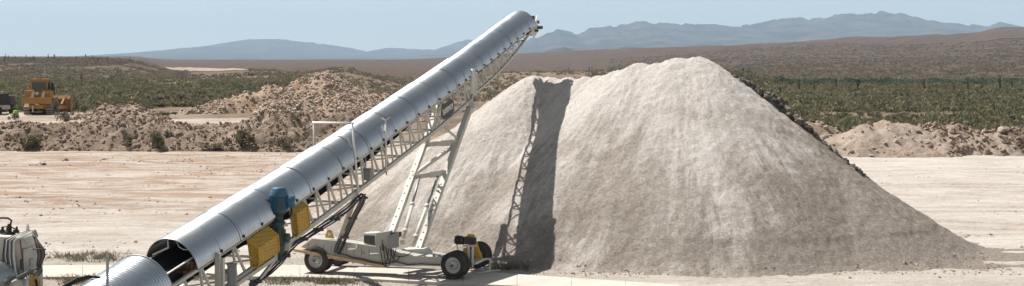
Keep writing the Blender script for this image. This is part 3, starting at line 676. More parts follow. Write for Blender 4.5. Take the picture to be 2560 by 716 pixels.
spots += [(u, Y, 0) for u, Y in zip(r.uniform(-20, 340, 20), r.uniform(560, 660, 20))]+[(u, Y, 1) for u, Y in zip(r.uniform(1390, 1600, 12), r.uniform(390, 450, 12))]+[(u, Y, 3) for u, Y in zip(r.uniform(1850, 1960, 14), r.uniform(370, 420, 14))]
LAB = {0: ('dark saguaro cactus standing out of the scrub at the left', 'saguaros at the left'), 1: ('saguaro cactus on the brushy rise behind the conveyor and stockpile', 'saguaros behind the stockpile'),
       2: ('saguaro cactus in the scrub before the green strip of trees', 'saguaros before the green strip'), 3: ('saguaro cactus on the brushy knoll just right of the stockpile top', 'saguaros on the knoll')}
for i, (u, Y, gk) in enumerate(spots):
    k = i % 4; x = (u-CU)/F*Y
    if sag[k] is None: o = saguaro(k).build('saguaro', M['cactus']); sag[k] = o
    else: o = sag[k].copy(); COL.objects.link(o)
    o.location = (x, Y, gz1(x, Y)); o.rotation_euler.z = r.random()*6; o.scale = [(.62, .36, .75, .40)[gk]*r.uniform(.6, 1.15)]*3
    tag(o, LAB[gk][0], 'cactus', LAB[gk][1])
# weeds along the concrete strip
def weeds(n, pts, h, mat, label, seed):
    r = np.random.default_rng(seed); c = np.array([pts(r) for _ in range(n)]); a = r.normal(size=(n, 3))*np.array([.75, .75, 0])+np.array([0, 0, 1.0])
    L = h*(.3+.9*r.random(n)**1.5)[:, None]; b = np.stack([np.cos(t_ := r.random(n)*6.28), np.sin(t_), 0*t_], -1)*(.012+.02*r.random(n))[:, None]
    V = np.stack([c-b, c+b, c+a*L+b*.3, c+a*L-b*.3], 1); o = quads('weeds', V, mat); return tag(o, label, 'weeds', kind='stuff')
def strip(u0, u1, v0, v1, seed):
    def f(r):
        while True:
            u = (u0+u1)/2+(u1-u0)*.55*(r.random()+r.random()-1); v = v0+(v1-v0)*(r.random()*.6+.4*(r.random()+r.random())/2); Y = F*H/(v-HV); x = (u-CU)*Y/F
            if fbm(np.array([x/.9]), np.array([Y/.9]), 2, seed)[0] > -.1+.35*r.random()-.2: return (x, Y, .0)
    return f
weeds(800, strip(110, 345, 630, 660, 121), .20, M['leaf_grey'], 'grey green weeds behind the concrete strip at the left', 31)
weeds(700, strip(112, 300, 694, 718, 122), .22, M['leaf_dry'], 'dry weeds in front of the concrete strip at the left', 32)
weeds(900, strip(640, 960, 696, 718, 123), .20, M['leaf_grey'], 'short weeds along the front edge of the concrete strip', 33)
weeds(260, strip(1225, 1330, 664, 682, 124), .30, M['leaf_grey'], 'sparse weeds between the wheels and the stockpile foot', 34)
weeds(110, strip(1330, 1700, 672, 700, 125), .12, M['leaf_dry'], 'scattered dry weeds at the stockpile foot', 35)
weeds(500, strip(1100, 1150, 700, 714, 126), .28, M['leaf_olive'], 'green weed tuft beside the front wheel', 36)
# ------------------------------------------------------------------ the air
t = NT('desert_haze'); t.t.nodes.remove(t.b); vol = t.n('ShaderNodeVolumePrincipled'); vol.inputs['Color'].default_value = (.56, .77, 1.0, 1)
vol.inputs['Density'].default_value = 7.5e-5; vol.inputs['Anisotropy'].default_value = 0.0; t.l(vol.outputs[0], t.o.inputs['Volume'])
try: t.m.cycles.homogeneous_volume = True
except Exception: pass
m = MB(); m.box((0, 7700, 305), (26000, 16100, 650)); hz = m.build('haze', t.m); tag(hz, 'pale blue desert haze over the far plain and mountains', 'haze', kind='stuff')
# ------------------------------------------------------------------ the telescoping radial stacker
DX, DY = .334, .9426; DH = Vector((DX, DY, 0)).normalized(); NH = Vector((DH.y, -DH.x, 0))    # along, and to the right
C0 = Vector((-9.10, 34.65, 0)); WB = .85
TT = np.array([-4., -1, 0, 3, 6.7, 11.5, 21.5, 30.8, 32]); TZ = np.array([1.82, 2.46, 2.68, 3.36, 4.20, 5.37, 7.90, 10.52, 10.86])
def zt(t):
    q = t+np.linspace(-1.6, 1.6, 9); return float(np.interp(q, TT, TZ).mean())
def frame(t):
    s = (zt(t+.1)-zt(t-.1))/.2; T = (DH+Vector((0, 0, s))).normalized(); U = NH.cross(T).normalized()
    return T, U
def S(t, x=0.0, z=0.0):       # a point of the boom: x across (0 = middle, + = right), z square to the belt
    T, U = frame(t); return C0-NH*WB+DH*t+Vector((0, 0, zt(t)))+NH*x+U*z
t_of = lambda u: ((lambda a: ((21.367/(.3543-a+0.0) if False else 0)))(0))
def tu(u):                     # station whose right-hand chord shows at photo column u
    a = (u-CU)/F; return (a*C0.y-C0.x)/(DH.x-a*DH.y)
ROOT = empty('radial_stacker', (-5.1, 47.65, 0), label='tall telescoping conveyor under a ribbed silver cover, on a wheeled undercarriage', cat='conveyor')
RO = Vector((-5.1, 47.65, 0))
def part(mb, name, mat, parent=None): return mb.build(name, M[mat] if isinstance(mat, str) else mat, parent or ROOT, RO)
# covers: ribbed half-round sheets, one per bay
def cover(t0, t1, r, pitch, amp, lip):
    n = max(8, int((t1-t0)*1.03/pitch*4)); na = 26; rows = []
    for i in range(n+1):
        t = t0+(t1-t0)*i/n; T, U = frame(t); c = C0-NH*WB+DH*t+Vector((0, 0, zt(t))); ph = (t-t0)*1.03/pitch
        rr = r+amp*math.cos(ph*2*math.pi)+lip
        c = np.array(c); Un = np.array(U); N = np.array(NH)
        th = np.linspace(0, math.pi, na); row = c+np.cos(th)[:, None]*N*rr+np.sin(th)[:, None]*Un*rr
        rows.append(np.vstack([row[0]-Un*.05, row, row[-1]-Un*.05]))
    V = np.array(rows).reshape(-1, 3); return V, grid_faces(n+1, na+2)
bounds = [0.0, 2.35, 4.55, 6.75, 8.95, 11.2, 13.4, 15.6, 17.8, 20.0, 21.75]
covers = []
for i in range(10):
    V, fc = cover(bounds[i]-(.10 if i else 0), bounds[i+1], .85, .10, .020, (.012 if i % 2 else 0)+(.02 if i < 4 else 0))
    covers.append((bounds[i], bounds[i+1], V, fc))
b2_ = [21.35, 23.3, 25.2, 27.1, 29.0, 31.05]
for i in range(5):
    V, fc = cover(b2_[i]-(.08 if i else 0), b2_[i+1], .825, .074, .0085, .010 if i % 2 else 0); covers.append((b2_[i], b2_[i+1], V, fc))
for k, (a, b, V, fc) in enumerate(covers):
    o = np_mesh('cover_sheet', V-np.array(RO), fc, M['galv'], ROOT, smooth=True); o.modifiers.new('t', 'SOLIDIFY').thickness = .004
    rr = .875 if a < 21 else .85
    for t in ((a+.03, (a+b)/2) if k else ((a+b)/2,)):
        st_ = MB(); lt = MB(); pts = [S(t, math.cos(q)*(rr+.014), math.sin(q)*(rr+.014)) for q in np.linspace(.02, .62, 12)]
        for p, q in zip(pts[:-1], pts[1:]): st_.bar(p, q, .016, .010, frame(t)[1])
        lt.box(S(t+.05, rr+.03, .07), (.05, .05, .09)); lt.box(S(t-.0, rr+.03, .06), (.09, .04, .04))
        st_.build('strap', M['grey_paint'], o, RO); lt.build('latch', M['black'], o, RO)
# rim angle of the first sheet and of the wide half's upper end
m = MB(); m.tube([S(0, math.cos(q)*.875, math.sin(q)*.875) for q in np.linspace(0, math.pi, 40)], .016, 6)
m.tube([S(21.76, math.cos(q)*.868, math.sin(q)*.868) for q in np.linspace(0, math.pi, 40)], .018, 6)
m.tube([S(bounds[4], math.cos(q)*.905, math.sin(q)*.905) for q in np.linspace(0, math.pi, 40)], .016, 6); part(m, 'rim_angle', 'steel')
# belt: loaded strand in a trough and the return strand under it
def belt(t0, t1, prof):
    ts = np.linspace(t0, t1, 60); V = []
    for t in ts:
        for x, z in prof: V.append(S(t, x, z*np.interp(t, [2, 6, 13, 16], [.7, 1, .9, .5]) if nm == 'return_belt' else z)[:])
    return np.array(V), grid_faces(60, len(prof))
for nm, prof in (('belt', [(-.60, .27), (-.48, .17), (-.25, .02), (0, 0), (.25, .02), (.48, .17), (.60, .27)]), ('return_belt', [(-.60, -.50), (0, -.51), (.60, -.50)])):
    V, fc = belt(-2.6, 31.1, prof); o = np_mesh(nm, V-np.array(RO), fc, M['belt'], ROOT, smooth=True); o.modifiers.new('t', 'SOLIDIFY').thickness = .016
# deck of fines riding on the belt near the tail
# truss
def depth(t):
    return float(np.interp(t, [-4, 17.5, 21.6, 21.9, 23.5, 25.5, 27.5, 29.2, 30.6, 31.3], [1.14, 1.17, 1.06, .94, .95, .90, .72, .47, .22, .16]))
WT = lambda t: .80 if t < 21.7 else .72
def chord(side, zf, t0, t1, n, wd, ht):
    m = MB(); ts = np.linspace(t0, t1, n+1)
    for a, b in zip(ts[:-1], ts[1:]): m.bar(S(a, side*WT((a+b)/2), zf(a)), S(b, side*WT((a+b)/2), zf(b)), wd, ht, frame(a)[1])
    return m
for side in (1, -1):
    m = chord(side, lambda t: -.06, -3.4, 21.75, 30, .10, .085); m2 = chord(side, lambda t: -.06, 21.75, 31.2, 12, .09, .08); m.add(m2.v, m2.f); part(m, 'top_chord', 'cream')
    part(chord(side, lambda t: -depth(t), -3.4, 21.6, 30, .11, .15), 'bottom_chord', 'cream')
    part(chord(side, lambda t: -depth(t), 19.2, 31.2, 26, .10, .10), 'extension_chord', 'cream')
pitch = .86; far = MB()
ts = np.arange(-3.2, 30.9, pitch)
for k, t in enumerate(ts):
    if 21.3 < t < 21.9: continue
    d = depth(t); tn = min(t+pitch, 31.1); dn = depth(tn)
    w_ = .052 if t < 21.6 else .046
    for side in (1, -1):
        a, b = S(t, side*WT(t), -.1), S(t, side*WT(t), -d+.05); c = S(t+pitch*.55, side*WT(t), -depth(t+pitch*.55)+.05)
        if side == 1:
            m = MB().angle(a, b, w_, NH); part(m, 'lattice_bar', 'cream'); m = MB().angle(S(t+.07, WT(t), -.1), c, w_*1.15, NH); part(m, 'lattice_bar', 'cream')
        else: far.angle(a, b, w_, NH); far.angle(a, c, w_, NH)
part(far, 'far_lattice', 'cream')
m = MB()
for k, t in enumerate(np.arange(-3.2, 30.6, pitch)):
    d = depth(t); wq = WT(t)
    if k % 2 == 0: m.bar(S(t, -wq, -d), S(t, wq, -d), .07)
    else: m.bar(S(t, -wq, -d), S(min(t+pitch, 31), wq, -depth(min(t+pitch, 31))), .05)
    if k % 3 == 0: m.bar(S(t, -wq, -.38), S(t, wq, -.38), .06)
part(m, 'cross_brace', 'cream')
# idlers: frames in red oxide under the belt
for t in np.arange(-1.7, 30.5, 1.72):
    m = MB(); m.bar(S(t, -.74, -.12), S(t, .74, -.12), .07); m.bar(S(t, .62, -.12), S(t, .70, .22), .04); m.bar(S(t, -.62, -.12), S(t, -.70, .22), .04)
    o = part(m, 'idler', 'rust'); m = MB(); m.cyl(S(t+.06, -.24, -.045), S(t+.06, .24, -.045), .05, n=10); m.cyl(S(t+.06, .27, -.03), S(t+.06, .60, .18), .05, n=10); m.cyl(S(t+.06, -.27, -.03), S(t+.06, -.60, .18), .05, n=10)
    part(m, 'roller', 'steel', o)
# head pulley with its bearings and side plates, tail pulley
m = MB(); m.cyl(S(31.1, -.62, -.28), S(31.1, .62, -.28), .27, n=24); m.cyl(S(31.1, -.92, -.28), S(31.1, .95, -.28), .06, n=12); part(m, 'head_pulley', 'rubber')
for s in (1, -1):
    m = MB(); m.prism([S(30.6, s*.72, .12), S(31.35, s*.72, .16), S(31.62, s*.72, -.05), S(31.50, s*.72, -.5), S(30.9, s*.72, -.62), S(30.5, s*.72, -.30)], NH*.03*s)
    m.box(S(31.18, s*.80, -.28), (.22, .16, .20)); m.bar(S(31.3, s*.74, .1), S(31.75, s*.74, .42), .07); m.bar(S(31.55, s*.76, -.1), S(31.8, s*.76, -.25), .09); part(m, 'head_frame', 'cream')
m = MB(); m.box(S(31.45, .86, .12), (.12, .22, .16)); m.cyl(S(31.62, .7, -.2), S(31.62, 1.02, -.2), .09, n=12); m.box(S(31.2, .5, .35), (.5, .25, .3)); part(m, 'belt_scraper', 'dark_grey')
m = MB(); m.cyl(S(-2.6, -.62, -.26), S(-2.6, .62, -.26), .26, n=24); part(m, 'tail_pulley', 'rubber')
# feed box at the tail: skirt boards and hood stays
m = MB(); m.bar(S(.12, -.1, .845), S(.12, -.12, .55), .035); m.bar(S(.12, -.12, .55), S(.12, -.70, .30), .05); m.bar(S(-1.6, -.63, .27), S(.9, -.63, .27), .05, .03); m.bar(S(-1.6, .63, .27), S(.9, .63, .27), .05, .03); part(m, 'skirt_board', 'white_paint')
m = MB(); m.tube([S(.1, .18, .80), S(.06, .30, .62), S(.05, .45, .55), S(.05, .62, .56)], .014, 6); part(m, 'hose', 'white_paint')
m = MB(); m.bar(S(.15, .35, -.35), S(.15, .62, .05), .05); m.bar(S(.25, .1, -.42), S(.25, .55, -.2), .05); m.bar(S(-.2, -.7, -.5), S(.3, .72, -.36), .07); m.bar(S(.4, .3, -.2), S(.4, .66, .1), .12); part(m, 'tail_brace', 'cream')
m = MB(); m.box(S(.25, .55, -.02), (.16, .3, .26)); m.box(S(.0, .45, -.16), (.1, .2, .2)); m.cyl(S(.1, .2, -.2), S(.1, .6, .1), .06, n=10); part(m, 'impact_idler', 'rust')
# tail post with its flange
t = .95; p = S(t, WB+.10, .12); m = MB()
m.box((p.x, p.y, p.z/2), (.16, .10, p.z), Matrix.Rotation(-math.atan2(DX, DY), 3, 'Z')); m.box((p.x+.13, p.y+.02, p.z/2-.08), (.11, .10, p.z-.16), Matrix.Rotation(-math.atan2(DX, DY), 3, 'Z'))
m.box((p.x+.06, p.y, .02), (.45, .35, .04)); m.box((p.x+.07, p.y-.03, 1.95), (.34, .16, .06)); part(m, 'tail_post', 'cream')
m = MB(); p2 = S(t, -WB-.1, .1); m.box((p2.x, p2.y, p2.z/2), (.16, .10, p2.z)); part(m, 'tail_post', 'cream')
m = MB(); m.bar(S(-3.2, -.8, -1.15), S(-3.2, -.8, -1.15)-Vector((0, 0, .72)), .14); m.bar(S(-3.2, .8, -1.15), S(-3.2, .8, -1.15)-Vector((0, 0, .72)), .14); m.box(S(-3.2, 0, -1.15)-Vector((0, 0, .72)), (2.2, .8, .1)); part(m, 'pivot_base', 'cream')
m = MB(); m.bar(S(1.4, .8, -.6), S(1.9, .8, -1.35), .16, .05); m.bar(S(1.7, .9, -1.2), S(4.0, .9, -1.25), .12); m.bar(S(4.0, .9, -1.35), S(4.0, .95, -1.0), .12, .2); m.bar(S(1.8, .9, -1.9), S(4.0, .9, -1.3), .09); m.bar(S(2.4, -.6, -1.25), S(2.4, 1.0, -1.3), .08); part(m, 'lower_frame', 'cream')
# electric boxes
m = MB(); p = P(580, 690, 36.0); m.box(p, (.25, .16, .66)); m.box(p+Vector((.02, -.09, -.02)), (.20, .02, .56)); m.box(p+Vector((0, 0, .345)), (.29, .20, .03)); part(m, 'control_box', 'grey_paint')
tq = tu(920)+.05; p = P(920, 437, C0.y+DH.y*tq-.12)
m = MB(); m.box(p, (.29, .22, .42), Matrix.Rotation(-.34, 3, 'Z')); m.box(p+Vector((0, 0, .22)), (.33, .26, .03), Matrix.Rotation(-.34, 3, 'Z')); m.box(p+Vector((-.05, -.12, 0)), (.22, .02, .34), Matrix.Rotation(-.34, 3, 'Z')); m.bar(p+Vector((-.1, .05, .2)), p+Vector((-.1, .05, .95)), .05); part(m, 'junction_box', 'grey_paint')
# pipe portal over the cover, forked posts, guide post
ta = tu(880); pr = S(ta, WB+.12, -1.2); top = P(880, 309, pr.y); wl = P(785, 307, pr.y+.95)
m = MB(); m.tube([pr, (pr+top)/2+Vector((0, 0, 0)), top], .045, 10); m.tube([top+Vector((.06, -.02, 0)), wl-Vector((.06, -.02, 0))], .048, 10); m.tube([wl, wl+Vector((-.02, .3, -1.6))], .045, 10); m.tube([wl+Vector((-.02, .3, -1.6)), S(ta, -WB-.1, -.1)], .045, 8)
m.bar(P(866, 345, pr.y+.2), P(880, 372, pr.y+.02), .05, .02); part(m, 'pipe_portal', 'white_paint')
for (u, vt, vb, off) in ((965, 296, 430, .12), (873, 291, 318, -1.95)):
    t_ = tu(u) if off > 0 else tu(u)+3.4; Yp = S(t_, WB+off, 0).y; a = P(u, vb, Yp); b = P(u-1, vt+6, Yp); m = MB(); m.tube([a, b], .04, 8)
    m.bar(b, b+Vector((-.16, 0, .10)), .09, .05); m.bar(b, b+Vector((.16, 0, .13)), .05, .04); part(m, 'forked_post', 'white_paint')
t_ = tu(1183)-.15; Yp = S(t_, WB+.05, 0).y; m = MB(); m.tube([P(1181, 236, Yp), P(1181, 182, Yp), P(1182, 173, Yp)], [.115, .115, .09], 14); m.bar(P(1190, 240, Yp), P(1190, 180, Yp), .06, .10); part(m, 'guide_post', 'white_paint')
m = MB(); m.tube([P(966, 430, 46.2), P(966, 438, 46.2)], .03, 6); part(m, 'pin', 'steel')
# name plate
ts_ = tu(1117); T, U = frame(ts_); pc = S(ts_-.15, WB+.03, -.60); X = T; Zv = NH.cross(T); R = Matrix((X, Zv, NH)).transposed()
m = MB(); ring = [pc+X*(math.cos(q)*.76*(1-.06*abs(math.sin(q)))+0)+Zv*(max(-.335, min(.335, math.sin(q)*.42))) for q in np.linspace(0, 2*math.pi, 48, endpoint=False)]
m.prism(ring, NH*.03); sign = part(m, 'name_plate', 'dark_grey')
cu = bpy.data.curves.new('lettering', 'FONT'); cu.body = 'SUPERIOR'; cu.align_x = 'CENTER'; cu.align_y = 'CENTER'; cu.size = .33; cu.extrude = .006; cu.offset = .012; cu.space_character = 1.02
to = bpy.data.objects.new('tmp', cu); COL.objects.link(to); dg = bpy.context.evaluated_depsgraph_get(); dg.update(); lm = bpy.data.meshes.new_from_object(to.evaluated_get(dg)); bpy.data.objects.remove(to)
lo = bpy.data.objects.new('lettering', lm); COL.objects.link(lo); lm.materials.clear(); lm.materials.append(M['white_paint'])
xs = [v.co.x for v in lm.vertices]; k = 1.24/(max(xs)-min(xs)); ysq = 1.2
lm.transform(Matrix.Diagonal((k, k*ysq, 1, 1)))
MR = Matrix((X, Zv, NH)).transposed().to_4x4(); MR.translation = pc+NH*.036-RO; lm.transform(MR); lo.parent = sign
# ------------------------------------------------------------------ undercarriage
AZ = math.atan2(DX, DY); WLp = Vector((-7.92, 48.25, .14)); WRp = Vector((-2.33, 47.0, .14))
tr_ = (WRp-WLp); tr_.z = 0; tr_.normalize()
def CP(u, v, off=0.0):          # photo point laid on the upright plane through the near wheels, moved off along the boom
    o = WLp+DH*off; a = (u-CU)/F; k = tr_.y/tr_.x; Y = (o.y-k*o.x)/(1-k*a); return P(u, v, Y)
def make_wheel(name):
    m = MB(); m.lathe([(.0, -.20), (.055, -.20), (.075, -.17), (.08, -.05), (.15, -.045), (.15, .0), (0, .0)], (0, 0, 0), (0, 1, 0), 20); wh = m.build(name, M['rim'], None, Vector((0, 0, 0)))
    m = MB(); m.lathe([(.315, -.125), (.40, -.150), (.465, -.145), (.515, -.115), (.530, -.085), (.530, -.045), (.522, -.04), (.522, -.028), (.531, -.02), (.531, .02), (.522, .028), (.522, .04), (.530, .045), (.530, .085), (.515, .115), (.465, .145), (.40, .150), (.315, .125), (.30, .0), (.315, -.125)], (0, 0, 0), (0, 1, 0), 48); m.build('tyre', M['rubber'], wh)
    m = MB(); m.lathe([(.318, -.135), (.322, -.118), (.30, -.10), (.288, -.03), (.272, .005), (.225, .012), (.13, -.045), (.0, -.045)], (0, 0, 0), (0, 1, 0), 40); m.lathe([(.318, .135), (.288, .02)], (0, 0, 0), (0, 1, 0), 40); m.build('rim', M['rim'], wh)
    m = MB()
    for k in range(10):
        a = 2*math.pi*k/10; m.cyl((math.cos(a)*.168, -.045, math.sin(a)*.168), (math.cos(a)*.168, -.005, math.sin(a)*.168), .026, n=8)
    m.cyl((0, -.23, 0), (0, -.16, 0), .062, n=14); m.build('lug_nuts', M['dark_grey'], wh); return wh
w0 = make_wheel('wheel'); spots_w = []
for base, offs in ((WLp, (0, .34, 1.85, 2.19)), (WRp, (0, .34, 2.45, 2.79))):
    for o_ in offs: spots_w.append(base+DH*(o_+.15)+Vector((0, 0, .53)))
for i, p in enumerate(spots_w):
    o = w0 if i == 0 else copy_tree(w0); o.parent = ROOT; o.location = p-RO; o.rotation_euler = (0, random.uniform(0, .6), -AZ)
# transverse beam
BE = [(752, 618), (781, 597), (838, 602), (935, 616), (992, 632), (1038, 641), (1103, 643), (1110, 667), (1056, 665), (999, 667), (924, 659), (848, 645)]
m = MB(); m.prism([CP(u, v, .12) for u, v in BE], DH*.55)
for (u, v, w_, h_) in ((806, 628, 12, 8),): m.prism([CP(u, v, .11), CP(u+w_, v+2, .11), CP(u+w_, v+2+h_, .11), CP(u, v+h_, .11)], DH*.03)
part(m, 'axle_beam', 'carriage')
m = MB(); m.prism([CP(733, 623, .02), CP(800, 633, .02), CP(924, 657, .02), CP(960, 664, .02), CP(958, 670, .02), CP(922, 664, .02), CP(798, 641, .02), CP(733, 629, .02)], DH*.75)
for q in range(6): u = 760+q*30; v = 626.5+(u-760)*.19; m.prism([CP(u, v+3, .0), CP(u+4, v+4, .0), CP(u+4, v+10, .0), CP(u, v+9, .0)], DH*.03)
part(m, 'bottom_flange', 'flange_bounce')
m = MB()
for k in range(9): u = 770+k*19; m.prism([CP(u, 609+k*1.6, .108), CP(u+1.2, 609+k*1.6, .108), CP(u+1.2, 622+k*2.6, .108), CP(u, 622+k*2.6, .108)], DH*.03)
m.prism([CP(905, 629, .106), CP(912, 630, .106), CP(912, 636, .106), CP(905, 635, .106)], DH*.03); m.bar(CP(1085, 634, .2), CP(1085, 643, .2), .10); m.bar(CP(1085, 638, .2), CP(1102, 638, .2), .05); part(m, 'stiffener', 'grey_paint')
m = MB(); m.prism([CP(762, 612, 2.0), CP(845, 622, 2.0), CP(1000, 640, 2.0), CP(1140, 640, 2.3), CP(1140, 660, 2.3), CP(1000, 664, 2.0), CP(845, 648, 2.0)], DH*.3); part(m, 'rear_beam', 'carriage')
m = MB()
for (bp, L) in ((WLp, 2.3), (WRp, 2.9)):
    for o_ in (0, L-.5): m.cyl(bp+DH*(o_+.0)+Vector((0, 0, .53)), bp+DH*(o_+.75)+Vector((0, 0, .53)), .07, n=10)
    m.bar(bp+DH*.75+Vector((0, 0, .62)), bp+DH*(L-.35)+Vector((0, 0, .62)), .2, .26)
part(m, 'axle', 'dark_grey')
m = MB(); pl_ = [(812, 594), (818, 576), (827, 575), (835, 597)]; m.prism([CP(u, v, .3) for u, v in pl_[:2]]+[CP(823.5, 574.5, .3)]+[CP(u, v, .3) for u, v in pl_[2:]], DH*.05); lug = part(m, 'lifting_lug', 'yellow')
m = MB(); c_ = CP(823, 585, .295); m.lathe([(0, -.004), (.075, -.004), (.075, .06), (0, .06)], c_, DH, 20); part(m, 'lug_hole', 'white_paint', lug)
# legs of the support, with holes, crossbeams, brace and two rams
def beam_holes(a, b, wd, ht, name, f0, f1, nh, mat='cream'):
    m = MB(); m.bar(a, b, wd, ht, NH); o = part(m, name, mat); h_ = MB()
    d = (b-a); side = d.cross(DH).normalized(); fr_ = -DH+d.normalized()*d.normalized().dot(DH)
    fr_.normalize()
    for k in range(nh):
        q = a+d*(f0+(f1-f0)*k/(nh-1)); h_.cyl(q+fr_*(wd/2-.01), q+fr_*(wd/2+.004), .035, n=8); h_.cyl(q+fr_*(ht/2-.01), q+fr_*(ht/2+.004), .035, n=8)
    part(h_, 'pin_holes', 'dark_grey', o); return o
R0, R1 = Vector((-3.82, 48.3, .92)), S(tu(1173), WB-.02, -1.22); L0, L1 = Vector((-4.98, 48.75, 1.45)), S(tu(1173)+.2, -WB+.02, -1.22)
beam_holes(R0, R1, .22, .24, 'support_leg', .03, .42, 10); beam_holes(L0, L1, .22, .24, 'support_leg', .03, .5, 10)
lp = lambda a, b, f: a+(b-a)*f
for fR, fL, hh in ((.72, .66, .2), (.51, .42, .2)):
    m = MB(); a, b = lp(R0, R1, fR), lp(L0, L1, fL); m.bar(a, b, .20, hh); m.bar(a-DH*.13, lp(a, b, .45)-DH*.13, .05, .26); part(m, 'cross_beam', 'cream')
m = MB(); m.bar(lp(R0, R1, .71), lp(L0, L1, .43), .13); part(m, 'diagonal_brace', 'cream')
m = MB(); m.bar(lp(R0, R1, .74), S(tu(1118), .2, -1.2), .10); m.bar(lp(L0, L1, .7), S(tu(1060), .75, -1.18), .12); m.box(R1+Vector((0, 0, -.05)), (.5, .5, .22), Matrix.Rotation(-AZ, 3, 'Z')); m.bar(lp(R0, R1, .93)-NH*.9, lp(R0, R1, .95), .16, .1); part(m, 'upper_bracket', 'cream')
ca, cb = lp(R0, R1, .51), lp(L0, L1, .42)
for (u, v, f, uu) in ((1006, 604, .78, 0), (1028, 622, .22, 0)):
    a = P(u, v, 48.9); b = lp(ca, cb, f); m = MB(); m.cyl(a, lp(a, b, .55), .075, n=14); m.cyl(lp(a, b, .53), lp(a, b, .57), .095, n=14); m.cyl(lp(a, b, .13), lp(a, b, .17), .095, n=14); m.box(a, (.16, .16, .2)); o = part(m, 'hydraulic_ram', 'cream')
    m = MB(); m.cyl(lp(a, b, .56), b, .055, n=12); part(m, 'piston_rod', 'steel', o)
m = MB()
for u, v in ((1045, 640), (1028, 628), (985, 590)): m.box(P(u, v, 48.5), (.3, .25, .25))
m.prism([P(1000, 625, 48.2), P(1060, 622, 48.2), P(1075, 645, 48.2), P(1010, 645, 48.2)], DH*.5); part(m, 'leg_foot', 'white_paint')
# front strut and its cable clamps
fa, fb = S(tu(893), WB-.15, -1.2), CP(846, 604, .35); m = MB(); m.bar(fa, fb, .20, .12); part(m, 'front_strut', 'carriage')
# boxes on the carriage
m = MB(); a = CP(909, 584, .5); m.prism([CP(909, 584, .3), CP(939, 583, .3), CP(939, 615, .3), CP(909, 608, .3)], DH*.5); ob = part(m, 'valve_cabinet', 'white_paint')
m = MB(); m.prism([CP(910, 589, .285), CP(937, 590, .285), CP(937, 613, .285), CP(910, 607, .285)], DH*.03); part(m, 'window', 'dark_grey', ob)
m = MB(); m.prism([CP(940, 584, .05), CP(974, 578, .05), CP(974, 640, .05), CP(945, 640, .05), CP(938, 612, .05)], DH*.28); part(m, 'panel_board', 'carriage')
m = MB(); m.prism([CP(969, 590, -.12), CP(992, 582, -.12), CP(992, 620, -.12), CP(969, 622, -.12)], DH*.2); m.prism([CP(972, 594, -.13), CP(989, 587, -.13), CP(989, 616, -.13), CP(972, 618, -.13)], DH*.02); part(m, 'control_box', 'grey_paint')
m = MB(); m.prism([CP(978, 582, .1), CP(996, 582, .1), CP(996, 594, .1), CP(978, 592, .1)], DH*.3); part(m, 'pump', 'black')
m = MB()
def sag(a, b, d, n=8): return [a+(b-a)*(i/n)-Vector((0, 0, d*4*(i/n)*(1-i/n))) for i in range(n+1)]
for k, (u0, v0, u1, v1, d) in enumerate(((950, 615, 972, 622, .75), (958, 612, 980, 622, .85), (964, 618, 990, 622, .6), (975, 622, 1000, 640, .35), (984, 622, 985, 645, .1), (955, 600, 958, 622, .2), (990, 640, 1030, 630, .1))): m.tube(sag(CP(u0, v0, .0), CP(u1, v1, -.05), d), .018, 6)
m.tube([CP(u, v, .06) for u, v in ((842, 634), (862, 637), (884, 645), (906, 648), (930, 655), (965, 660), (990, 655), (1020, 662), (1050, 660), (1100, 662))], .022, 6); part(m, 'hoses', 'cable')
m = MB(); m.tube([CP(u, v, .05) for u, v in ((868, 624), (888, 623), (892, 618), (892, 604))], .022, 6); part(m, 'conduit', 'white_paint'); m = MB(); m.tube([CP(u, v, .05) for u, v in ((925, 635), (950, 634), (958, 624), (958, 606))], .022, 6); part(m, 'conduit', 'white_paint'); m = MB(); m.tube([CP(u, v, .2) for u, v in ((1000, 640), (1020, 648), (1022, 655), (1016, 658))], .02, 6); part(m, 'conduit', 'white_paint')
# travel drive on the right-hand wheels
m = MB(); q = CP(1170, 600, 1.1)
tri = [(1169, 586), (1184, 588), (1205, 652), (1190, 650), (1180, 615), (1166, 600)]
m.prism([CP(u, v, 1.9) for u, v in tri], DH*.12); m.prism([CP(1158, 622, 1.6), CP(1170, 620, 1.6), CP(1174, 660, 1.6), CP(1156, 660, 1.6)], DH*.1); part(m, 'chain_guard', 'yellow')
m = MB(); m.cyl(CP(1138, 600, 1.2), CP(1160, 602, 1.2), .16, n=16); m.prism([CP(1160, 593, 1.05), CP(1184, 597, 1.05), CP(1184, 613, 1.05), CP(1160, 611, 1.05)], DH*.3)
for k in range(4): m.cyl(CP(1141+k*4, 600+k*.3, 1.2), CP(1142.5+k*4, 600.2+k*.3, 1.2), .185, n=16)
part(m, 'gear_motor', 'black')
m = MB(); m.bar(CP(1158, 615, 1.0), CP(1190, 615, 1.0), .10, .06)
for u in (1172, 1182): m.bar(CP(u, 616, 1.0), CP(u, 668, 1.0), .09)
m.bar(CP(1186, 660, 1.0), CP(1212, 648, 1.7), .10, .07); m.bar(CP(1212, 648, 1.7), CP(1228, 648, 1.7), .10, .07); m.bar(CP(1225, 649, 1.7), CP(1225, 680, 1.7), .06); m.bar(CP(1190, 683, 1.4), CP(1250, 675, 1.9), .04); part(m, 'drive_frame', 'cream')
m = MB(); m.tube([CP(1142, 606, 1.0), CP(1143, 618, 1.0), CP(1146, 628, 1.0)], .015, 6); part(m, 'hose', 'cable')
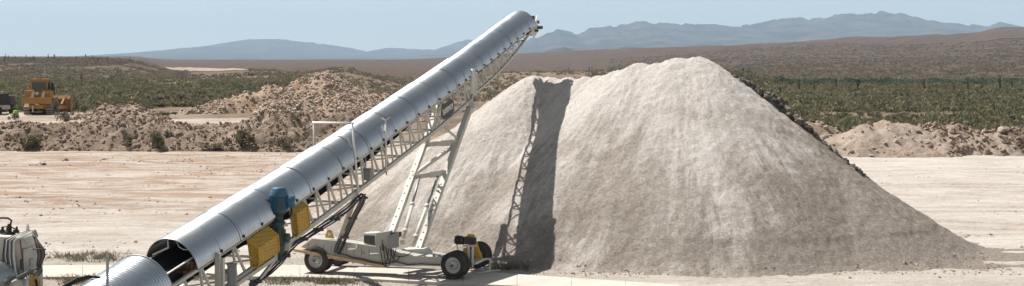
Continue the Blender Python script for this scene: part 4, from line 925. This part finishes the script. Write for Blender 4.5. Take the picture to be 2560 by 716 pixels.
# ------------------------------------------------------------------ belt drive: upright motor and gearbox, mesh guards
tm = tu(697); pm = S(tm, WB+.42, 0); mx, my = pm.x, pm.y; sc_m = pm.y/F
zv = lambda v: H-(v-HV)*sc_m
cx = (697-CU)*sc_m
m = MB(); m.lathe([(0, zv(469)), (.20, zv(469)), (.22, zv(472)), (.27, zv(480)), (.295, zv(489)), (.295, zv(492)), (0, zv(492))], (cx, my, 0), (0, 0, 1), 28); part(m, 'fan_cowl', 'blue')
m = MB(); m.lathe([(0, zv(492)), (.275, zv(492)), (.275, zv(524)), (.27, zv(526)), (.27, zv(530)), (0, zv(530))], (cx, my, 0), (0, 0, 1), 28)
for k in range(28):
    a = 2*math.pi*k/28; m.bar((cx+math.cos(a)*.295, my+math.sin(a)*.295, zv(493)), (cx+math.cos(a)*.295, my+math.sin(a)*.295, zv(523)), .05, .016, (math.cos(a), math.sin(a), 0))
mo = part(m, 'motor', 'blue')
m = MB(); m.box((cx-.33, my-.12, zv(510)), (.10, .2, .34)); part(m, 'mounting_pad', 'dark_grey', mo); m = MB(); m.box((cx+.10, my-.33, zv(510)), (.12, .06, .36)); part(m, 'terminal_cover', 'dark_grey', mo)
m = MB(); q = 24; m.cyl((cx+.36, my-.02, zv(492)), (cx+.36, my-.02, zv(518)), .165, .165, 18); m.cyl((cx+.36, my-.02, zv(490)), (cx+.36, my-.02, zv(492)), .13, .165, 18); m.box((cx+.3, my, zv(505)), (.2, .2, .2)); part(m, 'terminal_box', 'blue', mo)
m = MB(); m.tube([(cx+.40, my, zv(518)), (cx+.42, my-.02, zv(530)), (cx+.38, my-.05, zv(542)), (cx+.24, my-.05, zv(548))], .03, 8); part(m, 'cable', 'black', mo)
m = MB(); m.lathe([(0, zv(528)), (.25, zv(528)), (.25, zv(533)), (.16, zv(537)), (.15, zv(552)), (.24, zv(555)), (.24, zv(560)), (.19, zv(565)), (.23, zv(585)), (.25, zv(605)), (.20, zv(625)), (.13, zv(638)), (.09, zv(652)), (0, zv(652))], (cx-.02, my, 0), (0, 0, 1), 26)
m.box((cx-.02, my+.02, zv(595)), (.42, .40, .50)); m.cyl((cx+.1, my, zv(594)), (cx+.34, my-.05, zv(594)), .14, n=16)
for a in range(8): m.cyl((cx-.02+math.cos(a*.785)*.2, my+math.sin(a*.785)*.2, zv(530)), (cx-.02+math.cos(a*.785)*.2, my+math.sin(a*.785)*.2, zv(536)), .03, n=8)
part(m, 'gearbox', 'green_dark')
m = MB(); m.cyl((cx+.20, my+.12, zv(620)), (cx+.20, my+.55, zv(620)), .12, n=16); m.box((cx+.05, my+.35, zv(620)), (.5, .3, .24)); m.box((cx+.18, my-.03, zv(562)), (.22, .12, .10)); part(m, 'drive_shaft', 'cream')
def guard(ua, ub, x0, x1, ztop, zmid, zbot, dz0=0):
    a, b = tu(ua), tu(ub); pr_ = [(x0, ztop), (x1, zmid), (x1-.02, zbot+.10), (x1-.12, zbot), (x0, zbot+.04)]
    m = MB(); m.prism([S(a, x, z+dz0) for x, z in pr_], S(b, 0, 0)-S(a, 0, 0)); g = part(m, 'drive_guard', 'guard')
    for t in (a-.02, b+.02):
        m = MB(); pts = [S(t, x, z+dz0) for x, z in pr_]
        for p, q in zip(pts[:-1], pts[1:]): m.bar(p, q, .05)
        part(m, 'guard_frame', 'yellow', g)
guard(616, 664, WB+.02, WB+.38, -.12, -.40, -1.02); guard(726, 752, WB-.02, WB+.22, -.10, -.24, -1.05)
# cables along the lower chord, over the strut and down to the carriage
cabs = []
pth = [(625, 716), (648, 700), (676, 678), (702, 652), (722, 625), (742, 606), (768, 592), (800, 570), (838, 545), (868, 522), (892, 500), (905, 488)]
for k in range(6):
    m = MB(); j = (k-2.5)*2.2; pts = []
    for i, (u, v) in enumerate(pth):
        Yc = S(tu(u), WB+.16, 0).y; pts.append(P(u+j*.5, v+j*1.0+2.0*math.sin(i*1.3+k*2), Yc-.02*k))
    e = [(912, 492), (908, 508), (893, 535), (880, 562), (866, 592), (858, 612), (850, 628), (846, 634)] if k % 2 == 0 else [(910, 486), (904, 500), (888, 530), (874, 558), (855, 592), (842, 612), (838, 628), (842, 634)]
    for (u, v) in e: pts.append(CP(u+j*.7, v, .02) if v > 590 else P(u+j*.7, v, np.interp(v, [486, 590], [S(tu(893), WB+.16, 0).y, CP(855, 600, .0).y])-.05))
    m.tube(pts, .024, 6); part(m, 'cable', 'cable' if k % 3 else 'cable_grey')
m = MB()
for u, v in ((838, 548), (796, 574), (757, 598), (712, 640), (640, 704)):
    Yc = S(tu(u), WB+.18, 0).y; m.box(P(u, v, Yc), (.36, .14, .10))
for u, v, Y_ in ((908, 495, 45.2), (882, 546, 46.4), (862, 594, 47.7)): m.box(P(u, v, Y_), (.34, .12, .08))
part(m, 'cable_clamp', 'dark_grey')
# ------------------------------------------------------------------ concrete strip the wheels run on
front = [(-200, 696), (110, 692), (420, 691), (700, 691), (930, 697), (1100, 706), (1250, 712), (1420, 722), (1700, 742)]
back = [(-200, 664), (110, 663), (420, 662), (700, 662), (930, 665), (1100, 672), (1240, 682), (1500, 699), (1700, 712)]
def ray0(u, v, z): Y = F*(H-z)/(v-HV); return Vector(((u-CU)*Y/F, Y, z))
N_ = 14; m = MB()
for i in range(N_):
    u0 = -200+1900*i/N_; u1 = -200+1900*(i+1)/N_; fp = []
    q = [ray0(u0, np.interp(u0, *zip(*front)), .14), ray0(u1, np.interp(u1, *zip(*front)), .14), ray0(u1, np.interp(u1, *zip(*back)), .14), ray0(u0, np.interp(u0, *zip(*back)), .14)]
    d = (q[1]-q[0]).normalized()*.004; q = [q[0]+d, q[1]-d, q[2]-d, q[3]+d]; m.prism([p-Vector((0, 0, .34)) for p in q], (0, 0, .34))
o = m.build('concrete_pavement', M['concrete'], None, (-5, 48, 0)); b = o.modifiers.new('b', 'BEVEL'); b.width = .015; b.segments = 2
tag(o, 'raised pale concrete strip that carries the conveyor wheels', 'pavement', kind='structure')
# a few rivets, plates and stains of wear on the carriage come with its parts
# gravelly ground before the strip is part of the ground sheet
# ------------------------------------------------------------------ feed conveyor in the bottom left corner
FE = Vector((-10.15, 33.0, 2.42)); fd = Vector((-.342, -.94, -.245)).normalized(); fn = Vector((.94, -.342, 0)).normalized(); fu = fn.cross(-fd).normalized()
def Q(s, x=0, z=0): return FE+fd*s+fn*x+fu*z
fr = empty('feed_conveyor', (FE.x-1, FE.y-4, 0), label='nearer conveyor with a ribbed silver cover ending at the lower left', cat='conveyor'); FO = Vector(fr.location)
for k in range(4):
    s0, s1 = k*2.4, k*2.4+2.45; n = int(2.45/.074*4); rows = []; th = np.linspace(0, math.pi, 28); rr0 = .98-.012*(k % 2)
    for i in range(n+1):
        s = s0+(s1-s0)*i/n; rr = rr0+.018*math.cos(s/.10*2*math.pi); c = np.array(Q(s)); row = c+np.cos(th)[:, None]*np.array(fn)*rr+np.sin(th)[:, None]*np.array(fu)*rr
        rows.append(np.vstack([row[0]-np.array(fu)*.08, row, row[-1]-np.array(fu)*.08]))
    o = np_mesh('cover_sheet', np.array(rows).reshape(-1, 3)-np.array(FO), grid_faces(n+1, 30), M['galv'], fr, smooth=True); o.modifiers.new('t', 'SOLIDIFY').thickness = .004
m = MB(); m.tube([Q(0, math.cos(q)*.995, math.sin(q)*.995) for q in np.linspace(0, math.pi, 40)], .016, 6); m.build('rim_angle', M['steel'], fr, FO)
m = MB()
for s in (1, -1):
    m.bar(Q(-.6, s*.9, -.1), Q(10, s*.9, -.1), .10); m.bar(Q(-.3, s*.9, -1.1), Q(10, s*.9, -1.1), .10)
    for k in range(11): m.bar(Q(k*.9-.2, s*.9, -.1), Q(k*.9+.3, s*.9, -1.1), .05); m.bar(Q(k*.9+.3, s*.9, -1.1), Q(k*.9+.7, s*.9, -.1), .05)
    m.bar(Q(2.0, s*.9, -1.1), Vector((Q(2.0, s*.9, 0).x, Q(2.0, s*.9, 0).y, 0)), .14)
m.build('truss_frame', M['cream'], fr, FO)
m = MB(); m.cyl(Q(-.2, -.6, -.25), Q(-.2, .6, -.25), .26, n=20); m.build('head_pulley', M['rubber'], fr, FO)
m = MB()
for z in (0.05, -.5): m.add([Q(-.2, -.6, z), Q(-.2, .6, z), Q(10, .6, z), Q(10, -.6, z)], [(0, 1, 2, 3)])
m.build('belt', M['belt'], fr, FO)
m = MB()
for k in range(4): m.tube([Q(2.6+.05*k, -.86, .62)+Vector((0, 0, .0)), Q(2.3, -.72, .85+.05*k), Q(1.9, -.55+.03*k, .98+.04*k), Q(1.6, -.35, 1.0+.02*k), Q(1.5, -.2+.05*k, .99)], .022, 6)
m.build('cable', M['cable'], fr, FO)
# ------------------------------------------------------------------ galvanised post
p0 = P(269, 640, 30.3); m = MB(); m.bar((p0.x, p0.y, 0), (p0.x, p0.y, p0.z), .055, .04, (0, 1, 0)); m.bar((p0.x-.03, p0.y+.02, 0), (p0.x-.03, p0.y+.02, p0.z), .015, .06, (0, 1, 0)); m.box((p0.x, p0.y, .04), (.3, .3, .02))
o = m.build('steel_post', M['steel'], None, (p0.x, p0.y, 0)); tag(o, 'thin grey steel post standing in front of the nearer silver cover', 'post')
# ------------------------------------------------------------------ cream machine with cables, lower left corner
Yk = 31.5
def K(u, v, dy=0): return P(u, v, Yk+dy)
kr = empty('machine_housing', (K(50, 700).x, Yk+.6, 0), label='cream electrical housing draped with cables at the lower left corner', cat='machine'); KO = Vector(kr.location)
kp = lambda m, n, mt, par=None: m.build(n, M[mt], par or kr, KO)
front_ = [(-60, 590), (-10, 590), (56, 594), (70, 616), (78, 650), (80, 760), (-60, 760)]
m = MB(); m.prism([K(u, v) for u, v in front_], (0, .8, 0)); ob = kp(m, 'body', 'cream'); b = ob.modifiers.new('b', 'BEVEL'); b.width = .05; b.segments = 3
m = MB(); m.box((K(20, 700).x-.3, Yk+.75, .9), (2.2, 1.3, 1.8)); kp(m, 'base_frame', 'cream')
m = MB(); m.prism([K(58, 624, -.02), K(82, 620, -.02), K(84, 680, -.02), K(60, 684, -.02)], (0, .04, 0)); hd = kp(m, 'hatch', 'cream')
m = MB(); m.bar(K(57, 622, -.03), K(83, 618, -.03), .012); m.bar(K(57, 622, -.03), K(58, 686, -.03), .012); m.bar(K(50, 600, -.012), K(56, 650, -.012), .02); m.bar(K(74, 648, -.04), K(82, 647, -.04), .012); m.bar(K(74, 648, -.04), K(74, 665, -.04), .012); kp(m, 'hatch_edge', 'rust', hd)
m = MB(); m.prism([K(50, 648, -.03), K(57, 648, -.03), K(57, 676, -.03), K(50, 676, -.03)], (0, .03, 0)); kp(m, 'lock_plate', 'dark_grey')
m = MB(); m.prism([K(65, 580, .3), K(66, 566, .3), K(68, 561, .3), K(71, 566, .3), K(72, 584, .3)], (0, .06, 0)); kp(m, 'lifting_lug', 'white_paint')
for (u0, vb, h_, r_) in ((20, 588, 28, .16), (5, 582, 16, .07), (40, 582, 16, .07)):
    m = MB(); c = K(u0, vb, .4); hh = h_*Yk/F; m.lathe([(0, 0), (r_*1.3, 0), (r_*1.2, .05), (r_*.55, .09), (r_*.38, hh*.8), (r_*.30, hh), (0, hh)], c, (.15, 0, 1), 18); kp(m, 'cable_gland', 'black')
m = MB(); m.tube([K(26, 562, .4), K(29, 552, .4), K(20, 546, .4), (K(5, 545, .4)), K(-12, 549, .4)], .028, 8); m.tube([K(5, 568, .4), K(3, 570, .4), K(14, 567, .4), K(28, 568, .4), K(38, 573, .4), K(41, 580, .4)], .018, 6); kp(m, 'supply_cable', 'cable')
for k in range(9):
    m = MB(); q = k*3.3; rr = random.uniform(-1.2, 1.2)
    m.tube([K(93-q*.1, 590+k*.8, .5-.05*k), K(88-q*.35, 577+k*.6, .3-.03*k), K(66-q*.3, 580+k*1.5, .1-.03*k), K(40-q*.05+k*.6, 588+k*1.0, -.08-.02*k), K(12+q*.85, 600+k*.5, -.14), K(9+q*.95+rr, 640, -.16), K(15+q*.9+rr, 680, -.16), K(26+q*.65, 705, -.18), K(30+q*.6, 740, -.2)], .030, 6)
    kp(m, 'cable', 'cable' if k % 3 == 0 else ('cable_grey' if k % 3 == 1 else 'white_paint'))
for k in range(8):
    m = MB(); q = k*2.6
    m.tube([K(80+q*.2, 580+k*.5, .2), K(88+q*.5, 600+k, .0), K(93+q*.95, 622+k*.4, -.1), K(96+q*.85, 640, -.12), K(93+q*.55, 660, -.1), K(95+q*.1, 682, -.05)], .026, 6); kp(m, 'cable', ('cable', 'rust', 'cable_grey', 'cable')[k % 4])
m = MB(); m.tube([K(82, 623, -.17), K(115, 624, -.14)], .02, 6); kp(m, 'cable_tie', 'dark_grey')
m = MB(); c = K(75, 712, -.2); m.lathe([(0, -.5), (.20, -.5), (.25, -.42), (.25, .0), (.30, .02), (.30, .10), (0, .10)], c, (1, 0, .15), 24); m.lathe([(0, -.2), (.17, -.2), (.17, .3), (0, .3)], K(48, 712, -.3), (0, 1, 0), 20); kp(m, 'gearbox', 'cream')
m = MB(); m.lathe([(.12, .10), (.27, .10), (.27, .16), (.12, .16)], c, (1, 0, .15), 24); kp(m, 'gasket_ring', 'orange')
m = MB()
for k in range(9): m.tube([K(40+k*5, 705-k*2.6, -.45+.02*k), K(46+k*5, 690-k*2.4, -.5), K(56+k*5, 688-k*2.2, -.4)], .02, 6)
for k in range(5): m.tube([K(84+k*3, 688-k*3, -.32), K(92+k*3, 682-k*3, -.34), K(98+k*2, 690-k*3, -.2)], .02, 6)
kp(m, 'hose_ends', 'cable_grey')
m = MB(); m.lathe([(0, -.6)]+[(.42+.014*(k % 2), -.6+.04*k) for k in range(30)]+[(0, .6)], K(-26, 700, -.5), (-.3, -.9, .0), 30); kp(m, 'ribbed_drum', 'galv')
# ------------------------------------------------------------------ bulldozer, seen from behind
dz = empty('bulldozer', (0, 0, 0), label='big yellow tracked bulldozer seen from behind on the terrace', cat='bulldozer')
dp = lambda m, n, mt, par=None: m.build(n, M[mt], par or dz)
TRK = [(.35, .05), (4.3, .05), (4.75, .45), (4.6, .85), (2.7, 1.75), (2.1, 2.0), (1.55, 1.75), (.15, .85), (0, .45)]
for s in (-1, 1):
    x0 = s*1.35-.33; m = MB(); m.prism([(x0, y, z) for y, z in TRK], (.66, 0, 0)); tk = dp(m, 'track', 'dark_grey')
    m = MB(); n = len(TRK)
    for i in range(n):
        a = Vector((0, *TRK[i])); b = Vector((0, *TRK[(i+1) % n])); L = (b-a).length
        for k in range(max(1, int(L/.26))):
            p = a+(b-a)*((k+.5)/max(1, int(L/.26))); nrm = Vector((0, (b-a).z, -(b-a).y)).normalized(); p = p+nrm*-.0
            m.box((s*1.35, p.y, p.z), (.70, .10, .12), Matrix.Rotation(math.atan2((b-a).z, (b-a).y), 3, 'X'))
    dp(m, 'track_shoe', 'dozer_pale', tk)
    m = MB(); m.box((s*1.35, 2.4, .75), (.40, 3.2, .55)); dp(m, 'track_frame', 'dozer_yellow')
m = MB(); m.prism([(-1.0, -.2, .75), (1.0, -.2, .75), (1.0, -.2, 1.5), (-1.0, -.2, 1.5)], (0, 2.6, 0)); m.box((0, 3.3, 1.25), (1.9, 3.0, 1.0)); dp(m, 'main_frame', 'dozer_yellow')
m = MB(); m.prism([(-1.75, -.75, 1.35), (1.75, -.75, 1.35), (1.75, -.75, 2.05), (1.2, -.75, 2.12), (-1.2, -.75, 2.12), (-1.75, -.75, 2.05)], (0, .5, 0)); m.box((0, -.4, 1.0), (1.6, .5, .5)); cb_ = dp(m, 'ripper_beam', 'dozer_yellow')
m = MB(); m.box((.1, -.82, 1.30), (.5, .12, .14), Matrix.Rotation(.25, 3, 'Y')); m.box((0, -.6, .35), (1.4, .08, .06)); m.box((-.4, -.7, .75), (.14, .2, .8)); dp(m, 'drawbar', 'dozer_pale', cb_)
for s in (-1, 1):
    m = MB(); m.prism([(s*.62-.2, -.35, 2.0), (s*.62+.2, -.35, 2.0), (s*.62+.28, .05, 2.85), (s*.62-.02, .05, 2.85)], (0, .12, 0)); m.box((s*.75, -.2, 2.1), (.2, .3, .3)); dp(m, 'lift_plate', 'dozer_pale')
m = MB(); m.prism([(-1.55, .05, 2.0), (-1.55, .05, 3.0), (-.35, .05, 3.05), (-.35, .05, 2.0)], (0, 1.4, 0)); m.prism([(.45, .05, 2.0), (.45, .05, 3.0), (1.6, .05, 2.95), (1.6, .05, 2.0)], (0, 1.4, 0)); m.box((0, .75, 2.35), (1.0, 1.2, .9)); ft = dp(m, 'fuel_tank', 'dozer_yellow'); b = ft.modifiers.new('b', 'BEVEL'); b.width = .08; b.segments = 3
m = MB(); m.cyl((-.08, -.02, 2.62), (-.08, .06, 2.62), .22, n=16); dp(m, 'filler_cap', 'dozer_pale', ft)
cab = MB(); [cab.bar((x, y, 2.8), (x, y, 4.2), .16) for x in (-.92, .92) for y in (.9, 2.5)]; cab.box((0, 1.7, 2.95), (1.9, 1.7, .3)); cab.box((0, .9, 4.12), (1.9, .14, .2)); cb = dp(cab, 'cab', 'dozer_yellow')
m = MB(); m.box((0, .93, 3.62), (1.62, .03, .95)); m.box((.92, 1.7, 3.62), (.03, 1.45, .95)); m.box((-.92, 1.7, 3.62), (.03, 1.45, .95)); m.box((0, 2.5, 3.62), (1.62, .03, .95)); dp(m, 'window', 'glass', cb)
m = MB(); m.prism([(-1.1, .6, 4.22), (1.1, .6, 4.22), (1.05, .6, 4.42), (-1.05, .6, 4.42)], (0, 2.2, 0)); m.box((.1, .8, 4.47), (.5, .3, .08)); dp(m, 'cab_roof', 'dozer_yellow', cb)
m = MB(); m.box((0, 3.9, 2.35), (1.3, 2.8, 1.1)); m.box((0, 5.25, 2.2), (1.4, .1, 1.2)); dp(m, 'engine_hood', 'dozer_yellow')
for x in (.55, -.5): m = MB(); m.cyl((x, 3.2, 2.9), (x, 3.2, 4.1), .11, n=12); dp(m, 'exhaust_stack', 'black')
m = MB(); m.cyl((1.2, 2.7, 2.9), (1.2, 2.7, 3.9), .17, n=12); m.box((1.35, 2.5, 2.9), (.25, .8, 1.1)); dp(m, 'air_cleaner', 'black')
for s in (-1, 1): m = MB(); m.bar((s*1.95, 1.6, .75), (s*2.2, 6.0, .7), .25, .4); m.bar((s*1.2, 4.6, 2.0), (s*1.2, 6.0, 1.0), .18); m.bar((s*2.0, 4.0, 1.1), (s*1.9, 6.0, 1.7), .2); dp(m, 'push_arm', 'dozer_yellow')
prof = [(6.3, .0), (6.05, .5), (6.0, 1.1), (6.2, 1.7), (6.55, 2.15), (6.43, 2.17), (6.08, 1.75), (5.86, 1.1), (5.92, .45), (6.18, 0)]
m = MB(); m.prism([(-2.7, y, z) for y, z in prof], (5.4, 0, 0))
for s in (-1, 1): m.prism([(s*2.72, 5.86, .0), (s*2.72, 6.9, .0), (s*2.72, 6.9, 1.9), (s*2.72, 5.9, 2.2)], (.06*s, 0, 0))
for x in (-2.2, -1.1, 0, 1.1, 2.2): m.box((x, 5.86, 1.1), (.12, .3, 1.9))
bl = dp(m, 'blade', 'dozer_yellow')
dz.location = P(94, 285.5, 152); dz.location.z = gz1(dz.location.x, 152); dz.rotation_euler.z = math.radians(9); dz.scale = (1.02, 1.02, 1.02)
# ------------------------------------------------------------------ edge of a lorry, lime drum
tp = P(-28, 277, 152); tz = gz1(tp.x, 152); lr = empty('lorry', (tp.x, 152, tz), label='dark backed lorry cut off by the left edge of the photo', cat='lorry')
lq = lambda m, n, mt, par=None: m.build(n, M[mt], par or lr)
m = MB(); m.box((0, 1.6, 1.95), (2.4, 3.2, 1.45)); m.box((0, 0.0, 2.3), (2.5, .1, .12)); lq(m, 'cargo_box', 'black')
m = MB(); m.box((0, 2.2, .85), (2.2, 5.4, .5)); m.box((0, -.05, .62), (2.3, .18, .28)); m.box((.9, -.08, 1.05), (.3, .12, .2)); lq(m, 'chassis', 'white_paint')
m = MB(); m.box((0, 4.6, 1.55), (2.2, 1.5, 1.5)); lq(m, 'cab', 'dark_grey')
for s in (-1, 1):
    for y in (.9, 4.4): m = MB(); m.lathe([(0, -.15), (.3, -.15), (.5, -.13), (.5, .13), (.3, .15), (0, .15)], (s*.98, y, .5), (1, 0, 0), 24); lq(m, 'wheel', 'rubber')
bp_ = P(40, 274, 150.5); m = MB(); z0 = gz1(bp_.x, 150.5); m.lathe([(0, 0), (.30, 0), (.33, .05), (.32, .28), (.34, .30), (.34, .36), (.32, .38), (.33, .62), (.28, .68), (0, .68)], (0, 0, 0), (0, 0, 1), 24)
o = m.build('drum', M['lime']); o.location = (bp_.x, 150.5, z0); tag(o, 'small lime green drum between the lorry and the bulldozer', 'drum')
